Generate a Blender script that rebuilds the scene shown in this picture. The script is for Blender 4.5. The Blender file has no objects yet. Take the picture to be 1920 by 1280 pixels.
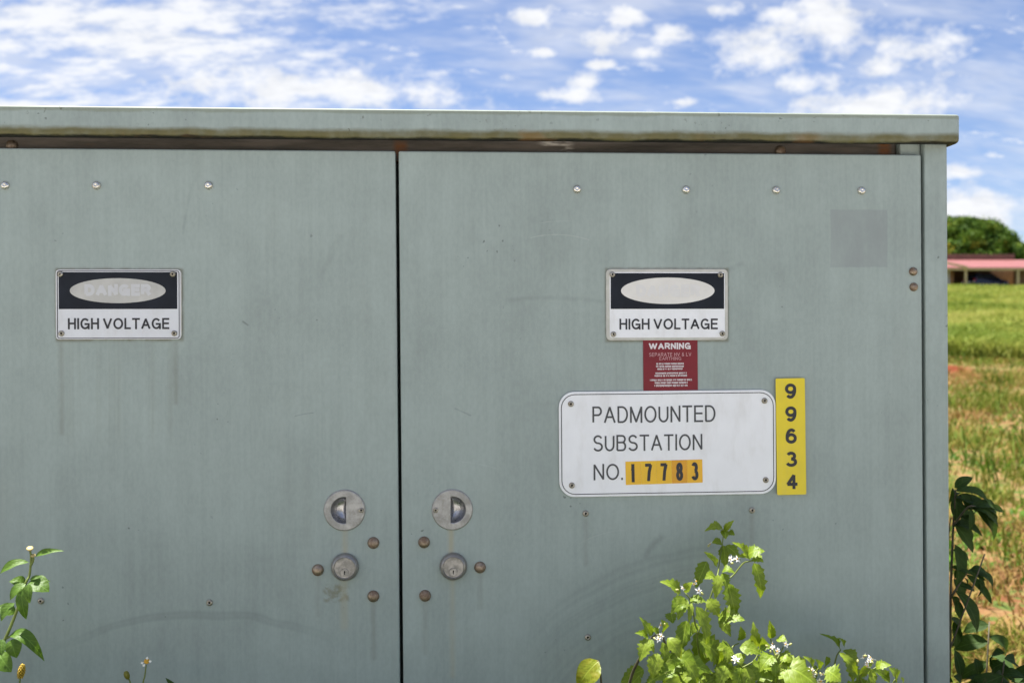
import bpy, bmesh, math, random
import numpy as np
from mathutils import Matrix, Vector

SC = bpy.context.scene
COL = SC.collection
rnd = random.Random(11)

# ------------------------------------------------------------------ camera
cam_data = bpy.data.cameras.new("camera")
cam = bpy.data.objects.new("camera", cam_data)
COL.objects.link(cam)
_r, _u, _b = ((0.99843, -0.055938, -0.003), (0.003295, 0.00518, 0.999981), (-0.055922, -0.998421, 0.005356))
M = Matrix((_r, _u, _b)).transposed().to_4x4()
M.translation = Vector((0.094, -1.6144, 1.25))
cam.matrix_world = M
cam_data.sensor_width = 36.0
cam_data.lens = 35.0
cam_data.clip_start = 0.05
cam_data.clip_end = 6000.0
cam_data.dof.use_dof = True
cam_data.dof.focus_distance = 1.57
cam_data.dof.aperture_fstop = 5.6
SC.camera = cam

# ------------------------------------------------------------------ node helpers
class NT:
    def __init__(s, tree):
        s.t = tree; s.n = tree.nodes; s.l = tree.links
    def put(s, sock, v):
        if hasattr(v, 'is_output') or isinstance(v, bpy.types.NodeSocket):
            s.l.new(v, sock)
        elif v is not None:
            if sock.type == 'RGBA' and len(v) == 3: v = (*v, 1.0)
            sock.default_value = v
    def math(s, op, a, b=None, c=None, clamp=False):
        n = s.n.new('ShaderNodeMath'); n.operation = op; n.use_clamp = clamp
        s.put(n.inputs[0], a)
        if b is not None: s.put(n.inputs[1], b)
        if c is not None: s.put(n.inputs[2], c)
        return n.outputs[0]
    def vmath(s, op, a, b=None):
        n = s.n.new('ShaderNodeVectorMath'); n.operation = op
        s.put(n.inputs[0], a)
        if b is not None: s.put(n.inputs[1], b)
        return n.outputs['Value'] if op in ('DOT_PRODUCT', 'LENGTH', 'DISTANCE') else n.outputs['Vector']
    def sep(s, v):
        n = s.n.new('ShaderNodeSeparateXYZ'); s.put(n.inputs[0], v); return n.outputs
    def comb(s, x, y, z):
        n = s.n.new('ShaderNodeCombineXYZ')
        for i, q in enumerate((x, y, z)): s.put(n.inputs[i], q)
        return n.outputs[0]
    def ramp(s, v, a, b, lo=0.0, hi=1.0, smooth=True):
        n = s.n.new('ShaderNodeMapRange'); n.interpolation_type = 'SMOOTHSTEP' if smooth else 'LINEAR'
        s.put(n.inputs['Value'], v)
        n.inputs['From Min'].default_value = a; n.inputs['From Max'].default_value = b
        s.put(n.inputs['To Min'], lo); s.put(n.inputs['To Max'], hi)
        return n.outputs['Result']
    def noise(s, vec, scale=5.0, detail=4.0, rough=0.55, dist=0.0):
        n = s.n.new('ShaderNodeTexNoise'); s.put(n.inputs['Vector'], vec)
        n.inputs['Scale'].default_value = scale; n.inputs['Detail'].default_value = detail
        n.inputs['Roughness'].default_value = rough; n.inputs['Distortion'].default_value = dist
        return n.outputs['Fac']
    def scale(s, vec, sc, loc=(0, 0, 0), rot=(0, 0, 0)):
        n = s.n.new('ShaderNodeMapping'); s.put(n.inputs['Vector'], vec)
        n.inputs['Scale'].default_value = sc; n.inputs['Location'].default_value = loc
        n.inputs['Rotation'].default_value = rot
        return n.outputs[0]
    def mix(s, f, a, b, mode='MIX'):
        n = s.n.new('ShaderNodeMix'); n.data_type = 'RGBA'; n.blend_type = mode
        s.put(n.inputs[0], f); s.put(n.inputs[6], a); s.put(n.inputs[7], b)
        return n.outputs[2]
    def cramp(s, v, stops):
        n = s.n.new('ShaderNodeValToRGB'); s.put(n.inputs[0], v)
        e = n.color_ramp.elements
        while len(e) < len(stops): e.new(0.5)
        for i, (p, c) in enumerate(stops):
            e[i].position = p; e[i].color = (*c, 1.0)
        return n.outputs[0]
    def box(s, x, z, x0, x1, z0, z1, soft):
        cx, cz, hx, hz = (x0 + x1) / 2, (z0 + z1) / 2, abs(x1 - x0) / 2, abs(z1 - z0) / 2
        ax = s.math('ABSOLUTE', s.math('SUBTRACT', x, cx)); az = s.math('ABSOLUTE', s.math('SUBTRACT', z, cz))
        return s.math('MULTIPLY', s.ramp(ax, hx + soft, hx - soft), s.ramp(az, hz + soft, hz - soft))

# ------------------------------------------------------------------ sky and sun
SUN_TO = Vector((-0.25, 0.12, 1.0)).normalized()      # direction towards the sun
SUN_EL = math.asin(SUN_TO.z)
SUN_ROT = math.atan2(SUN_TO.x, SUN_TO.y)
world = bpy.data.worlds.new("World"); SC.world = world; world.use_nodes = True
wt = NT(world.node_tree); wt.n.clear()
sky = wt.n.new('ShaderNodeTexSky'); sky.sky_type = 'NISHITA'; sky.sun_disc = False
sky.sun_elevation = SUN_EL; sky.sun_rotation = SUN_ROT
sky.air_density = 1.0; sky.dust_density = 0.6; sky.ozone_density = 2.0; sky.altitude = 300
SKY_STRENGTH = 0.060
CLOUD = (5.15, 5.22, 5.4)
tc = wt.n.new('ShaderNodeTexCoord'); dirv = tc.outputs['Generated']
dx, dy, dz = wt.sep(dirv)
zz = wt.math('ADD', wt.math('MAXIMUM', dz, 0.0), 0.35)
pv = wt.comb(wt.math('DIVIDE', dx, zz), wt.math('DIVIDE', dy, zz), 0.0)
# streaky sheet, denser towards the west
f1 = wt.noise(wt.scale(pv, (2.6, 6.5, 1), (0.7, 0.2, 0), (0, 0, math.radians(24))), 1.0, 4.0, 0.6)
f1b = wt.noise(wt.scale(pv, (13, 24, 1), (3.1, 0.4, 0), (0, 0, math.radians(15))), 1.0, 4.0, 0.62)
cov = wt.ramp(wt.math('ADD', dx, wt.math('MULTIPLY', f1, 0.3)), -0.10, 0.34, 0.035, 0.20)
thr = wt.math('SUBTRACT', wt.math('ADD', wt.math('MULTIPLY', f1, 0.46), wt.math('MULTIPLY', f1b, 0.54)), cov)
sheet = wt.ramp(thr, 0.33, 0.57, 0.0, 0.97)
# thin veil
f3 = wt.noise(wt.scale(pv, (3.2, 9, 1), (1.3, 5.2, 0), (0, 0, math.radians(-25))), 1.0, 4.0, 0.6)
veil = wt.ramp(f3, 0.38, 0.74, 0.0, 0.6)
puffs = wt.ramp(f1b, 0.54, 0.74, 0.0, 0.75)
# larger cumulus puffs, each a direction with its angular half sizes
edge = wt.noise(wt.scale(dirv, (1, 1, 1.5)), 26.0, 4.0, 0.62)
azel = wt.comb(wt.math('ARCTAN2', dx, dy), wt.math('ARCSINE', dz), 0.0)
near = None
for (az, el, rx, ry, den) in [(0.303, 0.2675, 0.0402, 0.0257, 1), (0.3721, 0.2835, 0.0332, 0.0375, 1), (0.4149, 0.2135, 0.0723, 0.0193, 1), (0.3156, 0.3023, 0.0279, 0.0096, 0.85), (0.4965, 0.1144, 0.0332, 0.0241, 1), (0.1475, 0.2886, 0.0295, 0.0129, 0.95), (0.1112, 0.2357, 0.0241, 0.0086, 0.9), (0.222, 0.2271, 0.0171, 0.0048, 0.85), (0.2133, 0.2896, 0.0225, 0.0096, 0.75), (0.4788, 0.148, 0.0257, 0.007, 0.7), (0.3379, 0.241, 0.0321, 0.0118, 0.7), (0.1262, 0.2505, 0.0214, 0.0075, 0.6), (-0.1336, 0.2376, 0.1607, 0.0214, 0.75), (0.4335, 0.2658, 0.0589, 0.0214, 0.35), (0.0703, 0.3113, 0.0321, 0.0086, 0.7), (0.0846, 0.277, 0.0171, 0.0059, 0.7), (0.1714, 0.3092, 0.0279, 0.0107, 0.75), (0.1464, 0.264, 0.0161, 0.0048, 0.6), (0.1871, 0.2736, 0.0182, 0.007, 0.65), (0.2625, 0.3084, 0.0214, 0.0064, 0.5), (0.3672, 0.2388, 0.0268, 0.0129, 0.6), (0.4055, 0.2499, 0.0321, 0.0139, 0.45)]:
    n_ = wt.n.new('ShaderNodeVectorMath'); n_.operation = 'MULTIPLY_ADD'; wt.put(n_.inputs[0], azel)
    n_.inputs[1].default_value = (1 / rx, 1 / ry, 0); n_.inputs[2].default_value = (-az / rx, -el / ry, 0.9 * (1 - den))
    e = wt.vmath('LENGTH', n_.outputs['Vector'])
    near = e if near is None else wt.math('MINIMUM', near, e)
cum = wt.ramp(wt.math('ADD', near, wt.math('MULTIPLY', wt.math('SUBTRACT', edge, 0.5), 3.6)), 1.5, 0.15, 0.0, 1.0)
tot = wt.math('MAXIMUM', wt.math('MAXIMUM', sheet, puffs), wt.math('MAXIMUM', veil, cum))
tot = wt.math('MULTIPLY', tot, wt.ramp(dz, -0.02, 0.03))
grey = wt.ramp(f1b, 0.3, 0.62, 0.86, 1.0)
ccol = wt.vmath('MULTIPLY', CLOUD, wt.comb(grey, wt.math('POWER', grey, 0.92), wt.math('POWER', grey, 0.8)))
skyc = wt.mix(1.0, sky.outputs[0], (0.70, 0.70, 0.81), 'MULTIPLY')
bg = wt.n.new('ShaderNodeBackground'); bg.inputs['Strength'].default_value = SKY_STRENGTH
wt.put(bg.inputs['Color'], wt.mix(tot, skyc, ccol))
wo = wt.n.new('ShaderNodeOutputWorld'); wt.l.new(bg.outputs[0], wo.inputs['Surface'])

sun_d = bpy.data.lights.new("sun", 'SUN'); sun_d.energy = 4.0; sun_d.angle = math.radians(0.53); sun_d.color = (1.0, 0.96, 0.9)
sun = bpy.data.objects.new("sun", sun_d); COL.objects.link(sun)
sun.rotation_euler = SUN_TO.to_track_quat('Z', 'Y').to_euler(); sun.location = (0, 0, 30)

SC.view_settings.view_transform = 'Standard'; SC.view_settings.look = 'None'
SC.view_settings.gamma = 1.0; SC.view_settings.use_curve_mapping = False
SC.view_settings.exposure = 1.67
SC.cycles.max_bounces = 5; SC.cycles.diffuse_bounces = 3; SC.cycles.glossy_bounces = 2; SC.cycles.transmission_bounces = 2
world.cycles.sampling_method = 'MANUAL'; world.cycles.sample_map_resolution = 512

# ------------------------------------------------------------------ object helpers
def link(name, mesh, mat=None, parent=None):
    o = bpy.data.objects.new(name, mesh); COL.objects.link(o)
    if mat is not None and mesh is not None and len(mesh.materials) == 0:
        for m in (mat if isinstance(mat, (list, tuple)) else [mat]): mesh.materials.append(m)
    if parent is not None: o.parent = parent
    return o
def tag(o, label, cat, group=None):
    o['label'] = label; o['category'] = cat
    if group: o['group'] = group
    return o
def thing(name, label, cat, loc=(0, 0, 0), rot=(0, 0, 0), group=None):
    o = bpy.data.objects.new(name, None); COL.objects.link(o)
    o.location = loc; o.rotation_euler = rot; o.empty_display_size = 0.1
    return tag(o, label, cat, group)
def mesh_py(name, v, f, smooth=False):
    m = bpy.data.meshes.new(name); m.from_pydata([tuple(q) for q in v], [], f); m.update()
    if smooth: m.polygons.foreach_set('use_smooth', [True] * len(m.polygons))
    return m
def bm_mesh(name, bm, smooth=False):
    m = bpy.data.meshes.new(name); bmesh.ops.recalc_face_normals(bm, faces=bm.faces); bm.to_mesh(m); bm.free()
    if smooth: m.polygons.foreach_set('use_smooth', [True] * len(m.polygons))
    return m
def box_bm(x0, x1, y0, y1, z0, z1, bevel=0.0, seg=2, bm=None):
    bm2 = bmesh.new()
    bmesh.ops.create_cube(bm2, size=1.0)
    for v in bm2.verts:
        v.co = Vector(((x0 + x1) / 2 + v.co.x * (x1 - x0), (y0 + y1) / 2 + v.co.y * (y1 - y0), (z0 + z1) / 2 + v.co.z * (z1 - z0)))
    if bevel > 0:
        bmesh.ops.bevel(bm2, geom=list(bm2.edges), offset=bevel, segments=seg, profile=0.5, affect='EDGES')
    if bm is None: return bm2
    me = bpy.data.meshes.new('tmp'); bm2.to_mesh(me); bm2.free(); bm.from_mesh(me); bpy.data.meshes.remove(me)
    return bm
def box_mesh(name, *a, **k): return bm_mesh(name, box_bm(*a, **k))
def lathe(name, prof, n=24, axis='Y', smooth=True):
    """prof: (radius, outward) pairs; outward points to -Y"""
    v, f = [], []
    for r, h in prof:
        if r < 1e-7: v.append((0, -h, 0)); continue
        for i in range(n):
            a = 2 * math.pi * i / n; v.append((r * math.cos(a), -h, r * math.sin(a)))
    idx, rings = 0, []
    for r, h in prof:
        if r < 1e-7: rings.append([idx]); idx += 1
        else: rings.append(list(range(idx, idx + n))); idx += n
    for A, B in zip(rings, rings[1:]):
        for i in range(n):
            j = (i + 1) % n
            if len(A) == 1 and len(B) > 1: f.append((A[0], B[i], B[j]))
            elif len(B) == 1 and len(A) > 1: f.append((A[i], A[j], B[0]))
            elif len(A) > 1: f.append((A[i], A[j], B[j], B[i]))
    bm = bmesh.new(); me = mesh_py('t', v, f); bm.from_mesh(me); bpy.data.meshes.remove(me)
    if axis == 'Z': bmesh.ops.transform(bm, matrix=Matrix.Rotation(-math.pi / 2, 4, 'X'), verts=bm.verts)
    m = bm_mesh(name, bm, smooth)
    return m
def tube(name, pts, r0, r1, n=7, smooth=True):
    pts = [Vector(p) for p in pts]
    # resample by Catmull-Rom
    P = [pts[0]] + pts + [pts[-1]]; q = []
    for i in range(1, len(P) - 2):
        for k in range(4):
            t = k / 4; a, b, c, d = P[i - 1], P[i], P[i + 1], P[i + 2]
            q.append(0.5 * ((2 * b) + (c - a) * t + (2 * a - 5 * b + 4 * c - d) * t * t + (3 * b - a - 3 * c + d) * t ** 3))
    q.append(pts[-1]); v, f = [], []
    for i, p in enumerate(q):
        t = (q[min(i + 1, len(q) - 1)] - q[max(i - 1, 0)]).normalized()
        s = t.cross(Vector((0.3, 1, 0.2))).normalized(); w = t.cross(s)
        r = r0 + (r1 - r0) * i / (len(q) - 1)
        for k in range(n):
            a = 2 * math.pi * k / n; v.append(p + s * (r * math.cos(a)) + w * (r * math.sin(a)))
    for i in range(len(q) - 1):
        for k in range(n):
            j = (k + 1) % n; f.append((i * n + k, i * n + j, (i + 1) * n + j, (i + 1) * n + k))
    f.append(tuple(range(n))[::-1]); f.append(tuple(range((len(q) - 1) * n, len(q) * n)))
    return mesh_py(name, v, f, smooth)

# ------------------------------------------------------------------ materials
def new_mat(name):
    m = bpy.data.materials.new(name); m.use_nodes = True
    t = NT(m.node_tree); b = t.n['Principled BSDF']
    return m, t, b
def obj_co(t):
    n = t.n.new('ShaderNodeTexCoord'); return n.outputs['Object']
def simple(name, col, rough=0.5, metal=0.0, var=0.08, scale=40.0, bump=0.0, spec=0.5, dirt=0.0):
    m, t, b = new_mat(name); co = obj_co(t)
    n = t.noise(co, scale, 4.0)
    k = t.ramp(n, 0.25, 0.75, 1 - var, 1 + var, False)
    cc = t.mix(1.0, col, t.comb(k, k, k), 'MULTIPLY')
    if dirt:
        cc = t.mix(t.ramp(t.noise(t.scale(co, (26, 26, 9)), 1.0, 5.0, 0.7), 0.45, 0.78, 0.0, dirt), cc, (0.36, 0.33, 0.25))
    t.put(b.inputs['Base Color'], cc)
    b.inputs['Roughness'].default_value = rough; b.inputs['Metallic'].default_value = metal
    b.inputs['Specular IOR Level'].default_value = spec
    if bump:
        bn = t.n.new('ShaderNodeBump'); bn.inputs['Strength'].default_value = bump; bn.inputs['Distance'].default_value = 0.001
        t.put(bn.inputs['Height'], n); t.l.new(bn.outputs[0], b.inputs['Normal'])
    return m

GHOST, RESIDUE, DRIPS, ARCS = ((0.712, 1.4573), (0.8084, 1.3622)), ((-0.1193, 0.851), (-0.0793, 0.8237)), [((-0.09, 0.9417), (-0.0816, 0.8986)), ((0.0797, 0.9393), (0.0882, 0.896)), ((0.0829, 0.8614), (0.0901, 0.6968)), ((-0.0937, 0.8601), (-0.0821, 0.7781))], [((-0.3233, 0.1927), 0.6114), ((0.5075, 0.4852), 0.3884), ((0.5075, 0.4852), 0.3222)]
SIGN_A, SIGN_B, RED, WHITE, TILES, YEL = {'c': (-0.4403, 1.3023), 'tilt': 0, 'b': {'plate': (-0.09798, 0.09798, -0.05563, 0.05539), 'line': (-0.09533, 0.09491, -0.05406, 0.05331), 'panel': (-0.09259, 0.09134, -0.00747, 0.05082), 'oval': (-0.07548, 0.07349, 0.00183, 0.04127), 'dang': (-0.05273, 0.05065, 0.0132, 0.03197), 'hv': (-0.07872, 0.07889, -0.03944, -0.02184)}, 'd': [(-0.08976, 0.04775), (0.08478, 0.04775), (-0.08868, -0.04592), (0.08677, -0.04609)], 's': 0.0008304}, {'c': (0.4388, 1.3008), 'tilt': 0, 'b': {'plate': (-0.10064, 0.10064, -0.05827, 0.05809), 'line': (-0.0949, 0.09534, -0.05385, 0.05297), 'panel': (-0.09314, 0.09402, -0.00706, 0.0512), 'oval': (-0.07636, 0.07813, 0.00088, 0.04414), 'dang': (-0.05164, 0.05429, 0.01236, 0.03266), 'hv': (-0.07901, 0.08343, -0.04061, -0.02295)}, 'd': [(-0.09049, 0.049), (0.08784, 0.04855), (-0.08907, -0.0482), (0.09093, -0.04767)], 's': 0.0008828}, {'c': (0.4443, 1.202), 'tilt': 0.006, 'b': {'plate': (-0.04504, 0.04504, -0.04151, 0.04151), 'warn': (-0.03577, 0.03356, 0.02561, 0.03639), 'l2': (-0.03533, 0.03444, 0.01413, 0.02031), 'l3': (-0.01855, 0.01766, 0.00795, 0.01342), 'a': (-0.02826, 0.02738, -0.00927, 0.00353), 'b': (-0.02914, 0.03091, -0.02031, -0.01192), 'c': (-0.03621, 0.03798, -0.03665, -0.02296)}, 'd': [], 's': 0.0008832}, {'c': (0.4396, 1.0748), 'tilt': 0.0045, 'b': {'plate': (-0.17923, 0.17923, -0.08608, 0.0852), 'line': (-0.17569, 0.17569, -0.08211, 0.08123), 't1': (-0.12449, 0.07858, 0.03355, 0.06092), 't2': (-0.1236, 0.0565, -0.01236, 0.01413), 't3': (-0.12316, -0.07505, -0.05915, -0.03267)}, 'd': [(-0.15951, 0.06561), (0.16055, 0.06726), (-0.15878, -0.06683), (0.16173, -0.06297)], 's': 0.0008829}, {'c': (0.4325, 1.0268), 'tilt': 0.02, 'b': {'plate': (-0.06354, 0.06354, -0.01853, 0.01941)}, 'd': [], 's': 0.0008825}, {'c': (0.6438, 1.0836), 'tilt': 0.012, 'b': {'plate': (-0.02462, 0.02417, -0.0958, 0.0958), 'n0': (-0.0094, 0.0094, 0.06222, 0.08729), 'n1': (-0.0094, 0.0094, 0.02462, 0.04969), 'n2': (-0.0094, 0.0094, -0.01164, 0.01343), 'n3': (-0.0094, 0.0094, -0.04969, -0.02462), 'n4': (-0.0094, 0.0094, -0.08639, -0.06133)}, 'd': [], 's': 0.0008953}
PAINT = (0.328, 0.384, 0.358)
def paint(name, marks=False, algae_and_shade=False):
    m, t, b = new_mat(name); co = obj_co(t); x, y, z = t.sep(co)
    streak = t.noise(t.scale(co, (110, 110, 3.4)), 1.0, 3.0, 0.6)
    streak2 = t.noise(t.scale(co, (24, 24, 1.3), (2, 0, 3)), 1.0, 3.0, 0.55)
    blot = t.noise(co, 3.2, 3.0, 0.6); mid = t.noise(t.scale(co, (19, 19, 11)), 1.0, 4.0, 0.65)
    k = t.math('ADD', t.ramp(streak, 0.3, 0.7, -0.03, 0.03), t.ramp(streak2, 0.3, 0.7, -0.02, 0.02))
    k = t.math('ADD', k, t.ramp(blot, 0.3, 0.7, -0.07, 0.06)); k = t.math('ADD', k, t.ramp(mid, 0.3, 0.75, -0.055, 0.045))
    k = t.math('ADD', k, t.ramp(t.noise(t.scale(co, (170, 170, 90)), 1.0, 2.0, 0.6), 0.3, 0.7, 0.965, 1.035))
    col = t.mix(1.0, PAINT, t.comb(k, k, k), 'MULTIPLY')
    # warm grime blotches
    col = t.mix(t.ramp(t.noise(t.scale(co, (9, 9, 2.2), (5, 1, 2)), 1.0, 3.0, 0.65), 0.56, 0.75, 0.0, 0.16), col, (0.225, 0.235, 0.20))
    # dark specks
    sp = t.noise(co, 120.0, 1.0, 0.5); gate = t.ramp(t.noise(co, 9.0, 1.0), 0.58, 0.68)
    col = t.mix(t.math('MULTIPLY', t.ramp(sp, 0.70, 0.76, 0.0, 0.7), gate), col, (0.10, 0.12, 0.11))
    if marks:
        wob = t.math('MULTIPLY', t.math('SUBTRACT', t.noise(co, 30.0, 3.0), 0.5), 0.012)
        xw = t.math('ADD', x, wob)
        for i, ((cx, cz), r) in enumerate(ARCS):
            dd = t.vmath('LENGTH', t.comb(t.math('SUBTRACT', x, cx), 0.0, t.math('MULTIPLY', t.math('SUBTRACT', z, cz), 1.0)))
            dd = t.math('ADD', dd, t.math('MULTIPLY', t.math('SUBTRACT', blot, 0.5), 0.05))
            fine = t.ramp(t.noise(t.comb(t.math('MULTIPLY', dd, 1.0), 0.0, 3.3 * i), 75.0, 2.0), 0.3, 0.7, 0.35, 1.0)
            wd = (0.010, 0.06, 0.05)[i]
            band = t.ramp(t.math('ABSOLUTE', t.math('SUBTRACT', dd, r)), wd, wd * 0.25)
            win = t.ramp(t.math('ABSOLUTE', t.math('SUBTRACT', x, (cx, cx - 0.1, cx - 0.12)[i])), 0.27, 0.08)
            up_ = t.ramp(z, cz + 0.1, cz + 0.2)
            mk = t.math('MULTIPLY', t.math('MULTIPLY', band, win), t.math('MULTIPLY', fine, up_))
            col = t.mix(t.math('MULTIPLY', mk, (0.4, 0.36, 0.3)[i]), col, (0.16, 0.195, 0.18))
        (gx0, gz1), (gx1, gz0) = GHOST
        col = t.mix(t.math('MULTIPLY', t.box(t.math('ADD', x, t.math('MULTIPLY', wob, 0.3)), t.math('ADD', z, t.math('MULTIPLY', wob, 0.3)), gx0, gx1, gz0, gz1, 0.0015), t.ramp(mid, 0.25, 0.7, 0.8, 0.45)), col, (0.262, 0.290, 0.285))
        (gx0, gz1), (gx1, gz0) = RESIDUE
        rm = t.math('MULTIPLY', t.box(xw, z, gx0, gx1, gz0, gz1, 0.004), t.ramp(t.noise(co, 90.0, 4.0), 0.35, 0.65))
        col = t.mix(t.math('MULTIPLY', rm, 0.9), col, (0.20, 0.20, 0.135))
        nd = t.ramp(t.noise(t.scale(co, (60, 60, 9)), 1.0, 3.0), 0.25, 0.6, 0.45, 1.0); nh = t.ramp(t.noise(co, 55.0, 3.0), 0.3, 0.6, 0.3, 0.9); nt_ = t.ramp(t.noise(t.scale(co, (70, 70, 0.6), (1, 0, 1)), 1.0, 2.0), 0.52, 0.7, 0.0, 0.2)
        for i, ((gx0, gz1), (gx1, gz0)) in enumerate(DRIPS):
            dm = t.math('MULTIPLY', t.box(t.math('ADD', x, t.math('MULTIPLY', wob, 0.25)), z, gx0, gx1, gz0, gz1, 0.004), nd)
            col = t.mix(t.math('MULTIPLY', dm, (0.9, 0.9, 0.55, 0.5)[i]), col, (0.37, 0.355, 0.26))
        for (cx, cz, ang, ln, wd, cur, st, dark) in [(0.2632, 1.4147, -0.035, 0.0959, 0.0014, 3, 0.55, 0), (0.2546, 1.4363, 0.07, 0.0523, 0.00105, 2, 0.35, 0), (0.4154, 0.9067, 0.838, 0.0485, 0.0097, 2, 0.4, 1), (-0.2427, 1.2718, -0.611, 0.0118, 0.00253, 0, 0.9, 1), (-0.1504, 1.126, 0.175, 0.0305, 0.00136, 3, 0.5, 1), (0.1045, 1.1275, -0.436, 0.0293, 0.00216, 0, 0.45, 1), (0.2891, 1.3105, -0.07, 0.2272, 0.00612, 0.8, 0.22, 1), (0.5181, 1.3453, 0.524, 0.1065, 0.0071, 1.5, 0.25, 1), (-0.3342, 1.4513, 1.396, 0.0753, 0.00418, 0, 0.22, 1), (0.1319, 1.0425, -0.209, 0.0605, 0.00112, 2, 0.4, 0), (0.3319, 0.9271, 0.262, 0.0789, 0.00114, 3, 0.35, 0), (-0.107, 1.3794, 1.134, 0.0765, 0.0085, 1, 0.2, 1)]:
            ca, sa = math.cos(ang), math.sin(ang)
            uu = t.math('ADD', t.math('MULTIPLY', t.math('SUBTRACT', x, cx), ca), t.math('MULTIPLY', t.math('SUBTRACT', z, cz), sa))
            ww = t.math('ADD', t.math('MULTIPLY', t.math('SUBTRACT', x, cx), -sa), t.math('MULTIPLY', t.math('SUBTRACT', z, cz), ca))
            ww = t.math('ADD', ww, t.math('MULTIPLY', t.math('MULTIPLY', uu, uu), cur))
            sm = t.math('MULTIPLY', t.box(uu, ww, -ln / 2, ln / 2, -wd / 2, wd / 2, wd * 0.5), t.math('MULTIPLY', nh, st))
            col = t.mix(sm, col, (0.14, 0.165, 0.15) if dark else (0.46, 0.50, 0.48))
        for (cx, cz, ln, st) in [(-0.1294, 0.8667, 0.0679, 0.2), (-0.0409, 0.8221, 0.094, 0.25), (0.1313, 0.8667, 0.0605, 0.22), (0.0423, 0.8215, 0.0859, 0.2), (0.3039, 0.9537, 0.0787, 0.25), (0.5797, 0.9553, 0.0713, 0.25), (-0.5304, 1.2437, 0.1485, 0.3), (-0.3527, 1.2431, 0.1003, 0.3)]:
            rm = t.math('MULTIPLY', t.box(t.math('ADD', x, t.math('MULTIPLY', wob, 0.3)), z, cx - 0.004, cx + 0.004, cz - ln, cz, 0.004), t.math('MULTIPLY', nd, st))
            col = t.mix(rm, col, (0.165, 0.16, 0.12))
        for S in (SIGN_A, SIGN_B):          # grime line that has built up round the plates
            (cx, cz), (a0, a1, b0, b1) = S['c'], S['b']['plate']
            hm = t.box(x, z, cx + a0 - 0.001, cx + a1 + 0.002, cz + b0 - 0.003, cz + b1 + 0.002, 0.0035)
            hm = t.math('MULTIPLY', hm, nh)
            col = t.mix(hm, col, (0.17, 0.165, 0.12))
            tm = t.box(x, z, cx + a0 + 0.004, cx + a1 - 0.004, cz + b0 - 0.16, cz + b0, 0.03)
            tm = t.math('MULTIPLY', tm, nt_)
            col = t.mix(tm, col, (0.20, 0.205, 0.155))
    if algae_and_shade:
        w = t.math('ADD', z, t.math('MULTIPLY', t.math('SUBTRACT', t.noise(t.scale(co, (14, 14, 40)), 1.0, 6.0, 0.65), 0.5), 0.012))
        am = t.math('MULTIPLY', t.ramp(w, 1.583, 1.573), t.ramp(t.noise(co, 22.0, 5.0), 0.2, 0.6, 0.6, 0.97))
        col = t.mix(am, col, t.mix(t.noise(co, 60.0, 4.0), (0.085, 0.08, 0.022), (0.16, 0.135, 0.05)))
        col = t.mix(t.math('MULTIPLY', t.ramp(w, 1.602, 1.606), 0.45), col, (0.19, 0.20, 0.12))
        col = t.mix(t.ramp(w, 1.5685, 1.5645), col, (0.014, 0.013, 0.008))  # lip underside painted near black to carry the shadow under the lid
        s2 = t.noise(co, 85.0, 3.0, 0.6)
        g2 = t.ramp(t.noise(t.scale(co, (3, 3, 3), (4, 4, 4)), 1.0, 3.0), 0.45, 0.65)
        col = t.mix(t.math('MULTIPLY', t.ramp(s2, 0.64, 0.72, 0.0, 0.75), g2), col, (0.09, 0.08, 0.05))
        rus = t.math('MULTIPLY', t.ramp(t.noise(t.scale(co, (7, 7, 12), (9, 0, 2)), 1.0, 5.0), 0.6, 0.7), t.ramp(w, 1.585, 1.570))
        col = t.mix(t.math('MULTIPLY', rus, 0.35), col, (0.26, 0.12, 0.03))
    t.put(b.inputs['Base Color'], col)
    b.inputs['Roughness'].default_value = 0.55; b.inputs['Specular IOR Level'].default_value = 0.35
    bn = t.n.new('ShaderNodeBump'); bn.inputs['Strength'].default_value = 0.4; bn.inputs['Distance'].default_value = 0.003
    t.put(bn.inputs['Height'], t.noise(co, 9.0, 1.0))
    t.l.new(bn.outputs[0], b.inputs['Normal'])
    return m
MAT_DOOR = paint('weathered green grey paint', marks=True)
MAT_BODY = paint('green grey paint')
MAT_LID = paint('lid paint with algae', algae_and_shade=True)

def header_mat():
    m, t, b = new_mat('rusty galvanised channel'); co = obj_co(t); x, y, z = t.sep(co)
    n = t.noise(t.scale(co, (5, 5, 40)), 1.0, 6.0, 0.65)
    col = t.mix(t.ramp(n, 0.3, 0.7), (0.055, 0.05, 0.042), (0.17, 0.145, 0.125))
    col = t.mix(t.ramp(t.noise(t.scale(co, (9, 9, 30), (3, 1, 0)), 1.0, 5.0), 0.64, 0.78, 0.0, 0.45), col, (0.20, 0.10, 0.05))
    for cx in (0.004, 0.815):
        col = t.mix(t.math('MULTIPLY', t.ramp(t.math('ABSOLUTE', t.math('SUBTRACT', x, cx)), 0.016, 0.004), t.ramp(n, 0.3, 0.55)), col, (0.19, 0.075, 0.025))
    sc = t.math('MULTIPLY', t.ramp(t.math('ABSOLUTE', t.math('SUBTRACT', x, 0.26)), 0.035, 0.01), t.ramp(t.noise(t.scale(co, (20, 20, 150)), 1.0, 3.0), 0.45, 0.6))
    col = t.mix(sc, col, (0.62, 0.58, 0.52))
    t.put(b.inputs['Base Color'], col); b.inputs['Roughness'].default_value = 0.5; b.inputs['Metallic'].default_value = 0.25
    return m
MAT_HEADER = header_mat()
MAT_GAP = simple('dark gap backing', (0.05, 0.058, 0.054), 0.8)  # dark backing seen through the gaps round the doors
MAT_CONC = simple('concrete', (0.34, 0.32, 0.29), 0.9, var=0.2, scale=14, bump=0.5)
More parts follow.
